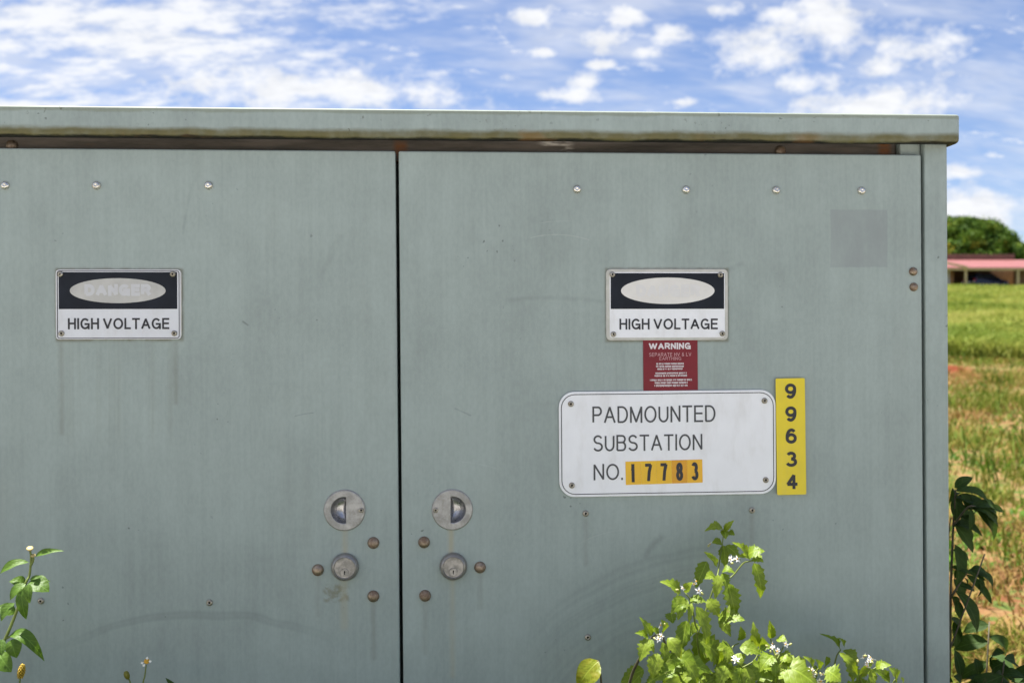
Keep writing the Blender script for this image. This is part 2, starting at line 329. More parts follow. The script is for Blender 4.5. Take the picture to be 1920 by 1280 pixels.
def steel(name, col, rough, grime, gf, scale=300.0, metal=0.95):
    m, t, b = new_mat(name); co = obj_co(t)
    n = t.noise(co, scale, 5.0, 0.65)
    oi = t.n.new('ShaderNodeObjectInfo')
    n2 = t.noise(t.vmath('ADD', co, t.comb(oi.outputs['Random'], oi.outputs['Random'], 0.0)), 70.0, 4.0)
    k = t.math('MULTIPLY', t.ramp(t.math('ADD', t.math('MULTIPLY', n, 0.4), t.math('MULTIPLY', n2, 0.6)), 0.38, 0.62), gf)
    t.put(b.inputs['Base Color'], t.mix(k, col, grime))
    t.put(b.inputs['Metallic'], t.math('SUBTRACT', metal, t.math('MULTIPLY', k, metal * 0.7)))
    t.put(b.inputs['Roughness'], t.math('ADD', rough, t.math('MULTIPLY', k, 0.3)))
    return m
MAT_STEEL = steel('brushed stainless', (0.40, 0.395, 0.385), 0.38, (0.27, 0.255, 0.22), 0.7, metal=0.5)
MAT_CUP = steel('polished pressed cup', (0.46, 0.455, 0.46), 0.24, (0.2, 0.19, 0.18), 0.35, metal=0.85)
MAT_RIVET = steel('rivet steel', (0.78, 0.76, 0.72), 0.14, (0.32, 0.27, 0.19), 0.45)
MAT_SCREW = steel('dull screw steel', (0.46, 0.43, 0.37), 0.34, (0.24, 0.20, 0.13), 0.7)
MAT_BOLT = steel('tarnished bolt', (0.36, 0.29, 0.22), 0.42, (0.17, 0.10, 0.06), 0.85)
MAT_LOCK = steel('satin nickel lock', (0.30, 0.29, 0.275), 0.3, (0.17, 0.155, 0.13), 0.55, metal=0.6)
MAT_HOLE = simple('dark hole', (0.012, 0.011, 0.01), 0.9)
MAT_WHITE = simple('white sign enamel', (0.84, 0.845, 0.86), 0.38, var=0.03, scale=25, dirt=0.2)
MAT_WHITE2 = simple('weathered white enamel', (0.70, 0.71, 0.735), 0.42, var=0.05, scale=30, dirt=0.2)
MAT_EDGE = simple('plate rim', (0.52, 0.51, 0.46), 0.45, var=0.15, scale=60)
MAT_BLACK = simple('black sign print', (0.014, 0.017, 0.024), 0.6, var=0.25, scale=30, spec=0.2)
MAT_INK = simple('black ink', (0.02, 0.02, 0.025), 0.5, var=0.2, scale=60)
MAT_GREYINK = simple('dark grey ink', (0.06, 0.062, 0.066), 0.5, var=0.2, scale=60)
MAT_OVAL_A = simple('bleached grey oval', (0.50, 0.49, 0.455), 0.5, var=0.12, scale=45)
MAT_OVAL_B = simple('bleached cream oval', (0.74, 0.715, 0.665), 0.5, var=0.06, scale=40)
MAT_FADE_A = simple('faded pale lettering', (0.575, 0.575, 0.58), 0.5, var=0.05, scale=60)
MAT_FADE_B = simple('nearly vanished lettering', (0.715, 0.70, 0.675), 0.5, var=0.04, scale=60)
MAT_RED = simple('red vinyl', (0.19, 0.006, 0.014), 0.6, var=0.12, scale=30)
MAT_REDW = simple('white print on red', (0.72, 0.66, 0.66), 0.5, var=0.05)
MAT_REDP = simple('worn pink print', (0.52, 0.27, 0.28), 0.5, var=0.1)
MAT_YELLOW = simple('yellow vinyl', (0.80, 0.62, 0.02), 0.45, var=0.06, scale=20, dirt=0.15)
MAT_ORANGE = [simple('orange sticker', c, 0.42, var=0.06, scale=50) for c in ((0.84, 0.48, 0.018), (0.84, 0.50, 0.02), (0.82, 0.48, 0.016), (0.72, 0.34, 0.012), (0.83, 0.45, 0.016))]

# ------------------------------------------------------------------ lettering: stroked glyphs
def arc(cx, cy, rx, ry, a0, a1, n=14):
    return [(cx + rx * math.cos(math.radians(a0 + (a1 - a0) * i / n)), cy + ry * math.sin(math.radians(a0 + (a1 - a0) * i / n))) for i in range(n + 1)]
six = [arc(.5, .31, .5, .31, 90, 450, 22), arc(.53, .42, .53, .58, 195, 48)]
GL = {
 'A': (.92, [[(0, 0), (.5, 1), (1, 0)], [(.18, .34), (.82, .34)]]),
 'B': (.80, [[(0, 0), (0, 1), (.6, 1)] + arc(.6, .77, .36, .23, 80, -80) + [(.6, .54), (0, .54)], [(.6, .54)] + arc(.62, .27, .38, .27, 80, -80) + [(.6, 0), (0, 0)]]),
 'D': (.84, [[(0, 0), (0, 1), (.42, 1)] + arc(.42, .5, .58, .5, 84, -84) + [(.42, 0), (-.04, 0)]]),
 'E': (.72, [[(1, 1), (0, 1), (0, 0), (1, 0)], [(0, .52), (.92, .52)]]),
 'G': (.92, [arc(.5, .5, .5, .5, 38, 328, 22), [(.56, .46), (1, .46), (1, 0)]]),
 'H': (.80, [[(0, 0), (0, 1)], [(1, 0), (1, 1)], [(0, .53), (1, .53)]]),
 'I': (.0, [[(.5, 0), (.5, 1)]]),
 'L': (.64, [[(0, 1), (0, 0), (1, 0)]]),
 'M': (.98, [[(0, 0), (0, 1), (.5, 0), (1, 1), (1, 0)]]),
 'N': (.80, [[(0, 0), (0, 1), (1, 0), (1, 1)]]),
 'O': (.98, [arc(.5, .5, .5, .5, 0, 360, 28)]),
 'P': (.76, [[(0, 0), (0, 1), (.6, 1)] + arc(.6, .74, .4, .26, 80, -80) + [(.6, .48), (0, .48)]]),
 'R': (.82, [[(0, 0), (0, 1), (.6, 1)] + arc(.6, .75, .38, .25, 80, -80) + [(.6, .5), (0, .5)], [(.58, .5), (1, 0)]]),
 'S': (.80, [arc(.5, .755, .45, .245, 20, 268) + arc(.5, .255, .5, .255, 90, -160)]),
 'T': (.78, [[(0, 1), (1, 1)], [(.5, 1), (.5, 0)]]),
 'U': (.80, [[(0, 1), (0, .36)] + arc(.5, .36, .5, .36, 185, 355) + [(1, .36), (1, 1)]]),
 'V': (.90, [[(0, 1), (.5, 0), (1, 1)]]),
 'W': (1.3, [[(0, 1), (.26, 0), (.5, 1), (.74, 0), (1, 1)]]),
 '&': (.85, [[(1, 0), (.25, .72)] + arc(.45, .82, .22, .18, 200, -20, 10) + [(.12, .35)] + arc(.4, .22, .36, .22, 170, 330, 12) + [(.95, .45)]]),
 '.': (.0, [[(.5, 0), (.5, .03)]]),
 '1': (.34, [[(1, 0), (1, 1)], [(0, .72), (.6, .78), (1, 1)]]),
 '3': (.66, [arc(.45, .76, .43, .24, 155, -85), arc(.47, .26, .53, .26, 92, -160)]),
 '4': (.70, [[(.76, 0), (.76, 1), (0, .27), (1, .27)]]),
 '6': (.66, six),
 '9': (.66, [[(1 - a, 1 - b) for a, b in p] for p in six]),
 '7': (.64, [[(0, 1), (1, 1), (.62, .55), (.42, 0)]]),
 '8': (.66, [arc(.5, .76, .43, .24, 0, 360, 20), arc(.5, .26, .5, .26, 0, 360, 22)]),
}
def stroke(path, w, y, v, f):
    P = [Vector((a, b)) for a, b in path]
    Q = [P[0]]
    for p in P[1:]:
        if (p - Q[-1]).length > 1e-6: Q.append(p)
    closed = (Q[0] - Q[-1]).length < 1e-5
    if closed: Q = Q[:-1]
    n = len(Q); L, R = [], []
    for i in range(n):
        a = Q[(i - 1) % n] if (closed or i > 0) else None
        c = Q[(i + 1) % n] if (closed or i < n - 1) else None
        d1 = (Q[i] - a).normalized() if a is not None else None; d2 = (c - Q[i]).normalized() if c is not None else None
        if d1 is None: d1 = d2
        if d2 is None: d2 = d1
        n1 = Vector((-d1.y, d1.x)); n2 = Vector((-d2.y, d2.x)); m = (n1 + n2)
        m = n1 if m.length < 1e-4 else m.normalized()
        k = min(1.0 / max(m.dot(n1), 0.3), 1.42)
        L.append(Q[i] + m * (w / 2 * k)); R.append(Q[i] - m * (w / 2 * k))
    b = len(v)
    for k_, (l, r) in enumerate(zip(L, R)): v.append((l.x, y - k_ * 6e-6, l.y)); v.append((r.x, y - k_ * 6e-6, r.y))
    for i in range(n if closed else n - 1):
        j = (i + 1) % n; f.append((b + 2 * i, b + 2 * i + 1, b + 2 * j + 1, b + 2 * j))
def text_mesh(name, s, box, sw, y, gap=0.14, space=0.42):
    """stroked lettering that fills box (x0,x1,z0,z1); sw = stroke / cap height"""
    x0, x1, z0, z1 = box; h = z1 - z0; w = sw * h
    fixed = var = 0.0
    for i, c in enumerate(s):
        if c == ' ': var += space * h; continue
        g = GL[c][0]
        if g == 0: fixed += w
        else: var += max(g * h, 0)
        if i < len(s) - 1 and s[i + 1] != ' ': var += gap * h
    k = (x1 - x0 - fixed) / var if var > 0 else 1.0
    x = x0; v, f = [], []; lay = 0
    for i, c in enumerate(s):
        if c == ' ': x += space * h * k; continue
        g, paths = GL[c]; gw = w if g == 0 else g * h * k
        for p in paths:
            cl = len(p) > 2 and abs(p[0][0] - p[-1][0]) + abs(p[0][1] - p[-1][1]) < 1e-6
            q = []
            for j, (a, b) in enumerate(p):
                px = x + w / 2 + a * (gw - w); pz = z0 + w / 2 + b * (h - w)
                q.append((px, pz))
            if not cl:                     # straight ends reach the edge of the glyph box
                for e, n_ in ((0, 1), (-1, -2)):
                    d = Vector(q[e]) - Vector(q[n_])
                    if d.length > 1e-9 and len(p) < 6: d.normalize(); e_ = 0.5 if max(abs(d.x), abs(d.y)) > 0.999 else 0.28; q[e] = (q[e][0] + d.x * w * e_, q[e][1] + d.y * w * e_)
            parts, cur = [], [q[0]]
            for j in range(1, len(q)):
                cur.append(q[j])
                if j < len(q) - 1:
                    d1 = (Vector(q[j]) - Vector(q[j - 1])).normalized(); d2 = (Vector(q[j + 1]) - Vector(q[j])).normalized()
                    if d1.dot(d2) < 0.6:           # sharp corner: butt two strokes together
                        e_ = 0.5 if abs(d1.dot(d2)) < 0.05 else 0.12
                        cur[-1] = (q[j][0] + d1.x * w * e_, q[j][1] + d1.y * w * e_); parts.append(cur)
                        cur = [(q[j][0] - d2.x * w * e_, q[j][1] - d2.y * w * e_)]
            parts.append(cur)
            for pp in parts: stroke(pp, w, y - lay * 2.2e-5, v, f); lay = (lay + 1) % 6
        x += gw
        if i < len(s) - 1 and s[i + 1] != ' ': x += gap * h * k
    f = [q[::-1] for q in f]
    return mesh_py(name, v, f)
def rrect(x0, x1, z0, z1, r, n=6):
    out = []
    for cx, cz, a0 in ((x1 - r, z1 - r, 0), (x0 + r, z1 - r, 90), (x0 + r, z0 + r, 180), (x1 - r, z0 + r, 270)):
        for i in range(n + 1):
            a = math.radians(a0 + 90 * i / n); out.append((cx + r * math.cos(a), cz + r * math.sin(a)))
    return out
def slab(name, outline, y0, y1, bevel=0.0):
    """plate with front at y1 (towards -Y) and back at y0"""
    bm = bmesh.new(); vs = [bm.verts.new((x, y0, z)) for x, z in outline]
    fc = bm.faces.new(vs); r = bmesh.ops.extrude_face_region(bm, geom=[fc])
    nv = [g for g in r['geom'] if isinstance(g, bmesh.types.BMVert)]
    for q in nv: q.co.y = y1
    if bevel:
        es = [e for e in bm.edges if all(abs(q.co.y - y1) < 1e-7 for q in e.verts)]
        bmesh.ops.bevel(bm, geom=es, offset=bevel, segments=2, profile=0.5, affect='EDGES')
    return bm_mesh(name, bm)
def frame_line(name, box, r, lw, y):
    x0, x1, z0, z1 = box
    A = rrect(x0, x1, z0, z1, r); B = rrect(x0 + lw, x1 - lw, z0 + lw, z1 - lw, max(r - lw, 1e-4))
    n = len(A); v = [(a, y, b) for a, b in A] + [(a, y, b) for a, b in B]
    return mesh_py(name, v, [(i, (i + 1) % n, n + (i + 1) % n, n + i)[::-1] for i in range(n)])
def ellipse(box, n=48):
    x0, x1, z0, z1 = box
    return [((x0 + x1) / 2 + (x1 - x0) / 2 * math.cos(2 * math.pi * i / n), (z0 + z1) / 2 + (z1 - z0) / 2 * math.sin(2 * math.pi * i / n)) for i in range(n)]

# ------------------------------------------------------------------ ground
SLOPE = 0.0625
def zg(X, Y):
    X = np.asarray(X, float); Y = np.asarray(Y, float)
    t = Y - 2.3
    z = SLOPE * 0.9 * np.log1p(np.exp(np.clip(t / 0.9, -30, 30)))
    z = np.where(t > 20, SLOPE * t, z)
    far = np.maximum(Y - 135.0, 0.0)
    z = z - SLOPE * far - 0.02 * far
    z = z + 0.035 * np.sin(X * 1.7 + 0.6) * np.sin(Y * 1.3) * np.clip((Y - 1.2) / 4, 0, 1) + 0.1 * np.sin(X * 0.31) * np.sin(Y * 0.23 + 1) * np.clip((Y - 5) / 30, 0, 1)
    return z
def nonuni(a, lo, hi, step0, growth):
    out = [0.0]; s = step0
    while out[-1] < hi: out.append(out[-1] + s); s *= growth
    neg = [0.0]; s = step0
    while neg[-1] > lo: neg.append(neg[-1] - s); s *= growth
    return np.array(sorted(set(neg + out))) + a
gx = nonuni(4.0, -900, 900, 0.35, 1.045); gy = nonuni(4.0, -300, 1800, 0.35, 1.04)
GX, GY = np.meshgrid(gx, gy); GZ = zg(GX, GY)
vv = np.stack([GX.ravel(), GY.ravel(), GZ.ravel()], 1); nx = len(gx)
ii = np.arange((len(gx) - 1) * (len(gy) - 1)); a_ = (ii // (nx - 1)) * nx + ii % (nx - 1)
faces = np.stack([a_, a_ + 1, a_ + 1 + nx, a_ + nx], 1)
gm = bpy.data.meshes.new('ground'); gm.from_pydata(vv.tolist(), [], faces.tolist()); gm.polygons.foreach_set('use_smooth', [True] * len(gm.polygons))
def ground_mat():
    m, t, b = new_mat('red earth with thin grass'); co = obj_co(t); x, y, z = t.sep(co)
    n1 = t.noise(co, 0.9, 6.0, 0.6); n2 = t.noise(co, 7.0, 6.0, 0.65); n3 = t.noise(co, 40.0, 4.0)
    soil = t.mix(n2, (0.12, 0.038, 0.016), (0.20, 0.078, 0.035))
    straw = t.mix(n3, (0.17, 0.10, 0.04), (0.28, 0.18, 0.08))
    green = t.mix(n2, (0.045, 0.085, 0.016), (0.12, 0.15, 0.035))
    col = t.mix(t.ramp(t.math('ADD', t.math('MULTIPLY', n1, 0.5), t.math('MULTIPLY', n2, 0.5)), 0.36, 0.54), soil, straw)
    col = t.mix(t.ramp(t.noise(co, 7.5, 5.0, 0.65), 0.44, 0.6), col, green)
    # bare strip of red earth across the slope
    sx = t.math('MULTIPLY', t.math('SUBTRACT', x, 7.0), 0.60); sy = t.math('SUBTRACT', y, 14.0)
    dd = t.math('ADD', t.vmath('LENGTH', t.comb(sx, sy, 0.0)), t.math('MULTIPLY', t.math('SUBTRACT', n1, 0.5), 3.4))
    col = t.mix(t.ramp(dd, 1.2, 0.75), col, t.mix(n3, (0.10, 0.022, 0.007), (0.165, 0.042, 0.014)))
    col = t.mix(t.ramp(y, 16.0, 20.0), col, t.mix(n2, (0.075, 0.09, 0.018), (0.15, 0.14, 0.04)))
    t.put(b.inputs['Base Color'], col); b.inputs['Roughness'].default_value = 0.95; b.inputs['Specular IOR Level'].default_value = 0.15
    bn = t.n.new('ShaderNodeBump'); bn.inputs['Strength'].default_value = 0.8; bn.inputs['Distance'].default_value = 0.03
    t.put(bn.inputs['Height'], n2); t.l.new(bn.outputs[0], b.inputs['Normal'])
    return m
ground = link('ground', gm, ground_mat()); ground['kind'] = 'structure'
# unseen pale concrete slabs, added to bounce sunlight onto the doors and signs
bm = bmesh.new()
for i in range(-10, 10):
    for (y0, y1) in ((-4.2, -1.25), (-7.6, -4.22)):
        box_bm(i * 3.0 + .012, i * 3.0 + 2.988, y0 + .01, y1 - .01, -.08, .035, bevel=.008, seg=1, bm=bm)
slabs_o = link('bounce_slabs', bm_mesh('bounce_slabs', bm), simple('pale bounce concrete', (0.46, 0.445, 0.42), 0.9, var=0.12, scale=5, bump=0.4)); slabs_o['kind'] = 'structure'

# ------------------------------------------------------------------ substation cabinet
ZT, XL, XR = 1.549, -0.866, 0.866            # door top, outer door edges
cab = thing('substation_cabinet', 'weathered green-grey steel electrical cabinet with two doors and overhanging lid', 'cabinet')
def skew(bm):                                 # the old carcass has settled a few millimetres out of true
    for v in bm.verts: v.co.x += 0.0052 * (1.55 - v.co.z)
    return bm
base_o = link('base', box_mesh('base', -1.0, 1.0, -0.06, 1.06, -0.15, 0.10, bevel=0.012), MAT_CONC, cab)
# carcass: sides, back, recessed inner front
bm = bmesh.new()
for a in ((0.8725, 0.912, 0.0025, 0.97), (-0.912, -0.8725, 0.0025, 0.97)):
    box_bm(*a, 0.10, 1.58, bevel=0.003, bm=bm)
box_bm(-0.870, 0.870, 0.94, 0.965, 0.10, 1.58, bm=bm)
link('side_panel', bm_mesh('side_panel', skew(bm)), MAT_BODY, cab)
link('inner_frame', box_mesh('inner_frame', -0.870, 0.872, 0.048, 0.07, 0.10, 1.535), MAT_GAP, cab)
link('header_channel', box_mesh('header_channel', -0.869, 0.835, 0.026, 0.045, 1.536, 1.598, bevel=0.002), MAT_HEADER, cab)
link('header_end', box_mesh('header_end', 0.8365, 0.871, 0.014, 0.044, 1.536, 1.598, bevel=0.002), MAT_BODY, cab)
link('sill', box_mesh('sill', -0.870, 0.874, 0.004, 0.045, 0.102, 0.135, bevel=0.003), MAT_BODY, cab)
# lid: folded tray with a rounded front lip and slight fall to the back
bm = box_bm(-0.932, 0.9225, -0.022, 1.02, 1.5640, 1.6115)
bv = [e for e in bm.edges if abs(e.verts[0].co.x - e.verts[1].co.x) < 1e-6 and abs(e.verts[0].co.y - e.verts[1].co.y) < 1e-6]
bmesh.ops.bevel(bm, geom=bv, offset=0.009, segments=4, profile=0.5, affect='EDGES')
be = [e for e in bm.edges if all(v.co.z < 1.5645 for v in e.verts)]
bmesh.ops.bevel(bm, geom=be, offset=0.0075, segments=4, profile=0.5, affect='EDGES')
te = [e for e in bm.edges if all(v.co.z > 1.611 for v in e.verts)]
bmesh.ops.bevel(bm, geom=te, offset=0.0035, segments=3, profile=0.5, affect='EDGES')
def cut_mesh(raw, cutter, name):
    a = link('raw', raw); c = link('cutter', cutter)
    md = a.modifiers.new('b', 'BOOLEAN'); md.object = c; md.operation = 'DIFFERENCE'; md.solver = 'EXACT'
    dg = bpy.context.evaluated_depsgraph_get(); dg.update()
    me = bpy.data.meshes.new_from_object(a.evaluated_get(dg)); me.name = name
    for q in (a, c): d_ = q.data; bpy.data.objects.remove(q); bpy.data.meshes.remove(d_)
    return me
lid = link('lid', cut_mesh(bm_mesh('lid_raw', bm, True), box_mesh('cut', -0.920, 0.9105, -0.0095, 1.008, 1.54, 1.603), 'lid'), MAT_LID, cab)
wn = lid.modifiers.new('wn', 'WEIGHTED_NORMAL')
PULL_L, PULL_R, LOCK_L, LOCK_R = (-0.0864, 0.9709), (0.0867, 0.9695), (-0.0859, 0.8797), (0.0881, 0.8778)
def make_door(x0, x1, hole):
    bm = skew(box_bm(x0, x1, 0.0, 0.040, 0.14, ZT, bevel=0.0028, seg=3))
    tmp = link('door', bm_mesh('door_raw', bm))
    cut = link('cutter', lathe('cutter', [(0, 0.02), (0.0275, 0.02), (0.0275, -0.03), (0, -0.03)], 32, smooth=False)); cut.location = (hole[0], 0, hole[1])
    md = tmp.modifiers.new('b', 'BOOLEAN'); md.object = cut; md.operation = 'DIFFERENCE'; md.solver = 'EXACT'
    dg = bpy.context.evaluated_depsgraph_get(); dg.update()
    me = bpy.data.meshes.new_from_object(tmp.evaluated_get(dg)); me.name = 'door'
    old = tmp.data; bpy.data.objects.remove(tmp); bpy.data.objects.remove(cut); bpy.data.meshes.remove(old)
    return link('door', me, MAT_DOOR, cab)
door_l = make_door(XL, -0.0031, PULL_L); door_r = make_door(0.0021, XR, PULL_R)
door_l['label'] = 'door carrying only the sign with ghostly DANGER lettering'
door_r['label'] = 'door carrying the substation number plate'

# fasteners share meshes
RIVET = lathe('rivet', [(0.0070, 0), (0.0069, 0.0014), (0.0058, 0.0038), (0.0040, 0.0052), (0.0022, 0.0058), (0.0013, 0.0052), (0, 0.0050)], 20)
SCREW = lathe('screw', [(0.0052, 0), (0.0051, 0.0012), (0.0043, 0.0024), (0.0028, 0.0030), (0.0020, 0.0030), (0.0018, 0.0010), (0, 0.0010)], 18)
BOLT = lathe('bolt', [(0.0095, 0), (0.0095, 0.0012), (0.0088, 0.0034), (0.0070, 0.0055), (0.0040, 0.0070), (0, 0.0075)], 24)
for m_, mt in ((RIVET, MAT_RIVET), (SCREW, MAT_SCREW), (BOLT, MAT_BOLT)): m_.materials.append(mt)
SCREW.materials.append(MAT_HOLE)
for m_ in (SCREW,):
    for p in m_.polygons:
        if (Vector((p.center.x, p.center.z))).length < 0.0017: p.material_index = 1
def fix(name, mesh, xz, parent, y=0.0, s=1.0):
    o = link(name, mesh, None, parent); o.location = (xz[0], y, xz[1]); o.scale = (s, s, s)
    o.rotation_euler = (rnd.uniform(-.08, .08), rnd.uniform(0, 6.28), rnd.uniform(-.08, .08)); return o
for q in [(-0.6154, 1.4897), (-0.4746, 1.4904), (-0.2997, 1.4914)]: fix('rivet', RIVET, q, door_l)
for q in [(0.2913, 1.4885), (0.4706, 1.4886), (0.6207, 1.4885), (0.7643, 1.4884)]: fix('rivet', RIVET, q, door_r)
for q in [(-0.564, 0.8332), (-0.3011, 0.8259)]: fix('screw', SCREW, q, door_l)
for q in [(0.3039, 0.9606), (0.5797, 0.9624), (0.3069, 0.7583)]: fix('screw', SCREW, q, door_r)
for q in [(0.8519, 1.3552), (0.8528, 1.3295)]: fix('hinge_bolt', BOLT, q, door_r, s=0.75)
for q in [(-0.0405, 0.9177), (-0.1294, 0.8753), (-0.0409, 0.8316)]: fix('bolt', BOLT, q, door_l)
for q in [(0.0409, 0.9174), (0.1313, 0.8754), (0.0423, 0.831)]: fix('bolt', BOLT, q, door_r)
for q in [(-0.6162, 1.5567), (0.6364, 1.5576)]: fix('header_screw', BOLT, q, cab, y=0.026, s=1.0)

def pull_meshes(side):
    R, cut, n = 0.0335, 0.003 * side, 40
    # half-moon outline: big arc on the pull side, straight edge near the middle
    c0, Rm = (-side * 0.0005, 0.0), 0.0212
    hm = []
    for i in range(n):
        a = 2 * math.pi * i / n; x, z = Rm * math.cos(a), Rm * math.sin(a)
        x = min(x, cut) if side > 0 else max(x, cut)
        hm.append((x + c0[0], z * (1.0 if abs(x - cut) > 1e-9 else 0.985)))
    cx = sum(p[0] for p in hm) / n
    v, f = [], []
    ring = [(R * math.cos(2 * math.pi * i / n), R * math.sin(2 * math.pi * i / n)) for i in range(n)]
    rows = [[(x, 0.0, z) for x, z in ring], [(x * 0.985, -0.0016, z * 0.985) for x, z in ring], [(x * 0.93, -0.0026, z * 0.93) for x, z in ring],
            [(cx + (x - cx) * 1.06, -0.0026, z * 1.06) for x, z in hm], [(x, -0.0018, z) for x, z in hm]]
    for r in rows: v += r
    for k in range(len(rows) - 1):
        for i in range(n):
            j = (i + 1) % n; f.append((k * n + i, k * n + j, (k + 1) * n + j, (k + 1) * n + i))
    bm = bmesh.new(); me = mesh_py('t', v, f); bm.from_mesh(me); bpy.data.meshes.remove(me)
    plate = bm_mesh('pull_ring', bm); 
    for p in plate.polygons: p.use_smooth = len(p.vertices) == 4 and (Vector((p.center.x, p.center.z)).length > 0.03)
    rows = []
    for s, d in ((1.0, -0.0018), (0.985, 0.001), (0.93, 0.0055), (0.82, 0.0095), (0.64, 0.0128), (0.4, 0.0146), (0.15, 0.0152)):
        rows.append([(cx + (x - cx) * s, d, z * s) for x, z in hm])
    v = [q for r in rows for q in r]; f = []
    for k in range(len(rows) - 1):
        for i in range(n):
            j = (i + 1) % n; f.append((k * n + i, k * n + j, (k + 1) * n + j, (k + 1) * n + i))
    f.append(tuple(range((len(rows) - 1) * n, len(rows) * n)))
    cup = mesh_py('cup', v, f, True)
    return plate, cup
for side, c in ((1, PULL_L), (-1, PULL_R)):
    plate, cup = pull_meshes(side)
    p = link('flush_pull', plate, MAT_STEEL, cab); p.location = (c[0], 0, c[1])
    link('cup', cup, MAT_CUP, p)
    s = fix('screw', SCREW, (0.0268 * side, 0.0), p, y=-0.0025, s=0.82)
def lock_at(c, mirror):
    l = link('lock_cylinder', lathe('lock_body', [(0.0222, 0), (0.0225, 0.002), (0.0218, 0.0055), (0.0192, 0.0105), (0.0172, 0.0112), (0.0165, 0.0104), (0.0163, 0.0088), (0, 0.0088)], 40), MAT_LOCK, cab)
    l.location = (c[0], 0, c[1]); md = l.modifiers.new('es', 'EDGE_SPLIT'); md.split_angle = math.radians(50)
    pl = link('plug', lathe('plug', [(0.0066, 0), (0.0066, 0.0006), (0.0062, 0.0011), (0, 0.0011)], 24, smooth=False), MAT_LOCK, l); pl.location = (0, -0.0088, -0.0070)
    kh = link('keyhole', slab('keyhole', [(-0.0006, -0.0036), (0.0006, -0.0036), (0.0006, -0.0008), (0.0012, 0.0004), (0.0009, 0.0024), (-0.0005, 0.003), (-0.0009, 0.0006)], 0, -0.0004), MAT_HOLE, l); kh.location = (0, -0.00985, -0.0070)
lock_at(LOCK_L, 1); lock_at(LOCK_R, -1)

# ------------------------------------------------------------------ signs
def sgn(S, name, label, cat, y=0.0):
    return thing(name, label, cat, (S['c'][0], y, S['c'][1]), (0, -S['tilt'], 0))
def screws(S, root, y, s=0.88):
    for x, z in S['d']:
        o = fix('screw', SCREW, (x, z), root, y=y, s=s)
def danger(S, label, ovm, fadem, whitem, line):
    r = sgn(S, 'danger_sign', label, 'sign'); b = S['b']
    link('plate', slab('plate', rrect(*b['plate'], 0.0075), -0.0004, -0.0026, 0.0007), MAT_EDGE, r)
    x0, x1, z0, z1 = b['line']
    if line: link('border_line', frame_line('border_line', b['line'], 0.004, 0.0011, -0.0034), MAT_INK, r)
    link('white_field', slab('white_field', rrect(x0 - (0.0016 if line else 0), x1 + (0.0016 if line else 0), z0 - (0.0012 if line else 0), z1 + (0.0012 if line else 0), 0.004), -0.0020, -0.0030), whitem, r)
    link('black_panel', slab('black_panel', rrect(*b['panel'], 0.0004, 2), -0.0031, -0.0034), MAT_BLACK, r)
    ov = link('oval', slab('oval', ellipse(b['oval']), -0.0035, -0.0037), ovm, r)
    link('faded_lettering', text_mesh('faded_lettering', 'DANGER', b['dang'], 0.30, -0.00385, gap=0.07), fadem, ov)
    link('lettering', text_mesh('lettering', 'HIGH VOLTAGE', b['hv'], 0.165, -0.0034, gap=0.13, space=0.40), MAT_INK, r)
    screws(S, r, -0.0034)
    return r
danger(SIGN_A, 'black and white HIGH VOLTAGE sign with ghostly grey DANGER oval and black outline', MAT_OVAL_A, MAT_FADE_A, MAT_WHITE2, True)
danger(SIGN_B, 'black and white HIGH VOLTAGE sign with blank cream oval, above red warning label', MAT_OVAL_B, MAT_FADE_B, MAT_WHITE, False)

r = sgn(RED, 'warning_label', 'small dark red WARNING label with white print between two white signs', 'label'); b = RED['b']
link('backing', slab('backing', rrect(*b['plate'], 0.0006, 2), -0.0004, -0.0012), MAT_RED, r)
link('heading', text_mesh('heading', 'WARNING', b['warn'], 0.23, -0.0016, gap=0.10), MAT_REDW, r)
link('subheading', text_mesh('subheading', 'SEPARATE HV & LV', b['l2'], 0.14, -0.0016, gap=0.16, space=0.6), MAT_REDP, r)
link('subheading', text_mesh('subheading', 'EARTHING', b['l3'], 0.14, -0.0016, gap=0.16, space=0.6), MAT_REDP, r)
lr = random.Random(5)
for key, rows in (('a', 3), ('b', 2), ('c', 3)):             # print too small to read: broken white lines
    x0, x1, z0, z1 = b[key]; v, f = [], []; h = (z1 - z0) / rows
    for k in range(rows):
        ins = lr.uniform(0.0, 0.14) * (x1 - x0); x = x0 + ins; zt = z1 - k * h
        while x < x1 - ins - 0.001:
            w = lr.uniform(0.0007, 0.0013); n = len(v); hh = h * lr.uniform(0.55, 0.72)
            v += [(x, -0.0016, zt - hh), (x + w, -0.0016, zt - hh), (x + w, -0.0016, zt), (x, -0.0016, zt)]; f.append((n, n + 1, n + 2, n + 3))
            x += w + (lr.uniform(0.0012, 0.0018) if lr.random() < 0.16 else 0.00045)
    link('small_print', mesh_py('small_print', v, f), MAT_REDW, r)

r = sgn(WHITE, 'substation_sign', 'white rounded plate reading PADMOUNTED SUBSTATION with orange number stickers', 'sign'); b = WHITE['b']
link('plate', slab('plate', rrect(*b['plate'], 0.0255, 10), -0.0014, -0.0036, 0.0008), MAT_WHITE, r)
link('border_line', frame_line('border_line', b['line'], 0.0225, 0.00125, -0.0040), MAT_INK, r)
link('lettering', text_mesh('lettering', 'PADMOUNTED', b['t1'], 0.108, -0.0040, gap=0.155), MAT_GREYINK, r)
link('lettering', text_mesh('lettering', 'SUBSTATION', b['t2'], 0.108, -0.0040, gap=0.155), MAT_GREYINK, r)
link('lettering', text_mesh('lettering', 'NO.', b['t3'], 0.108, -0.0040, gap=0.155), MAT_GREYINK, r)
screws(WHITE, r, -0.0036, 0.95)
x0, x1, z0, z1 = TILES['b']['plate']; tw = (x1 - x0) / 5
ox, oz = TILES['c'][0] - WHITE['c'][0], TILES['c'][1] - WHITE['c'][1]
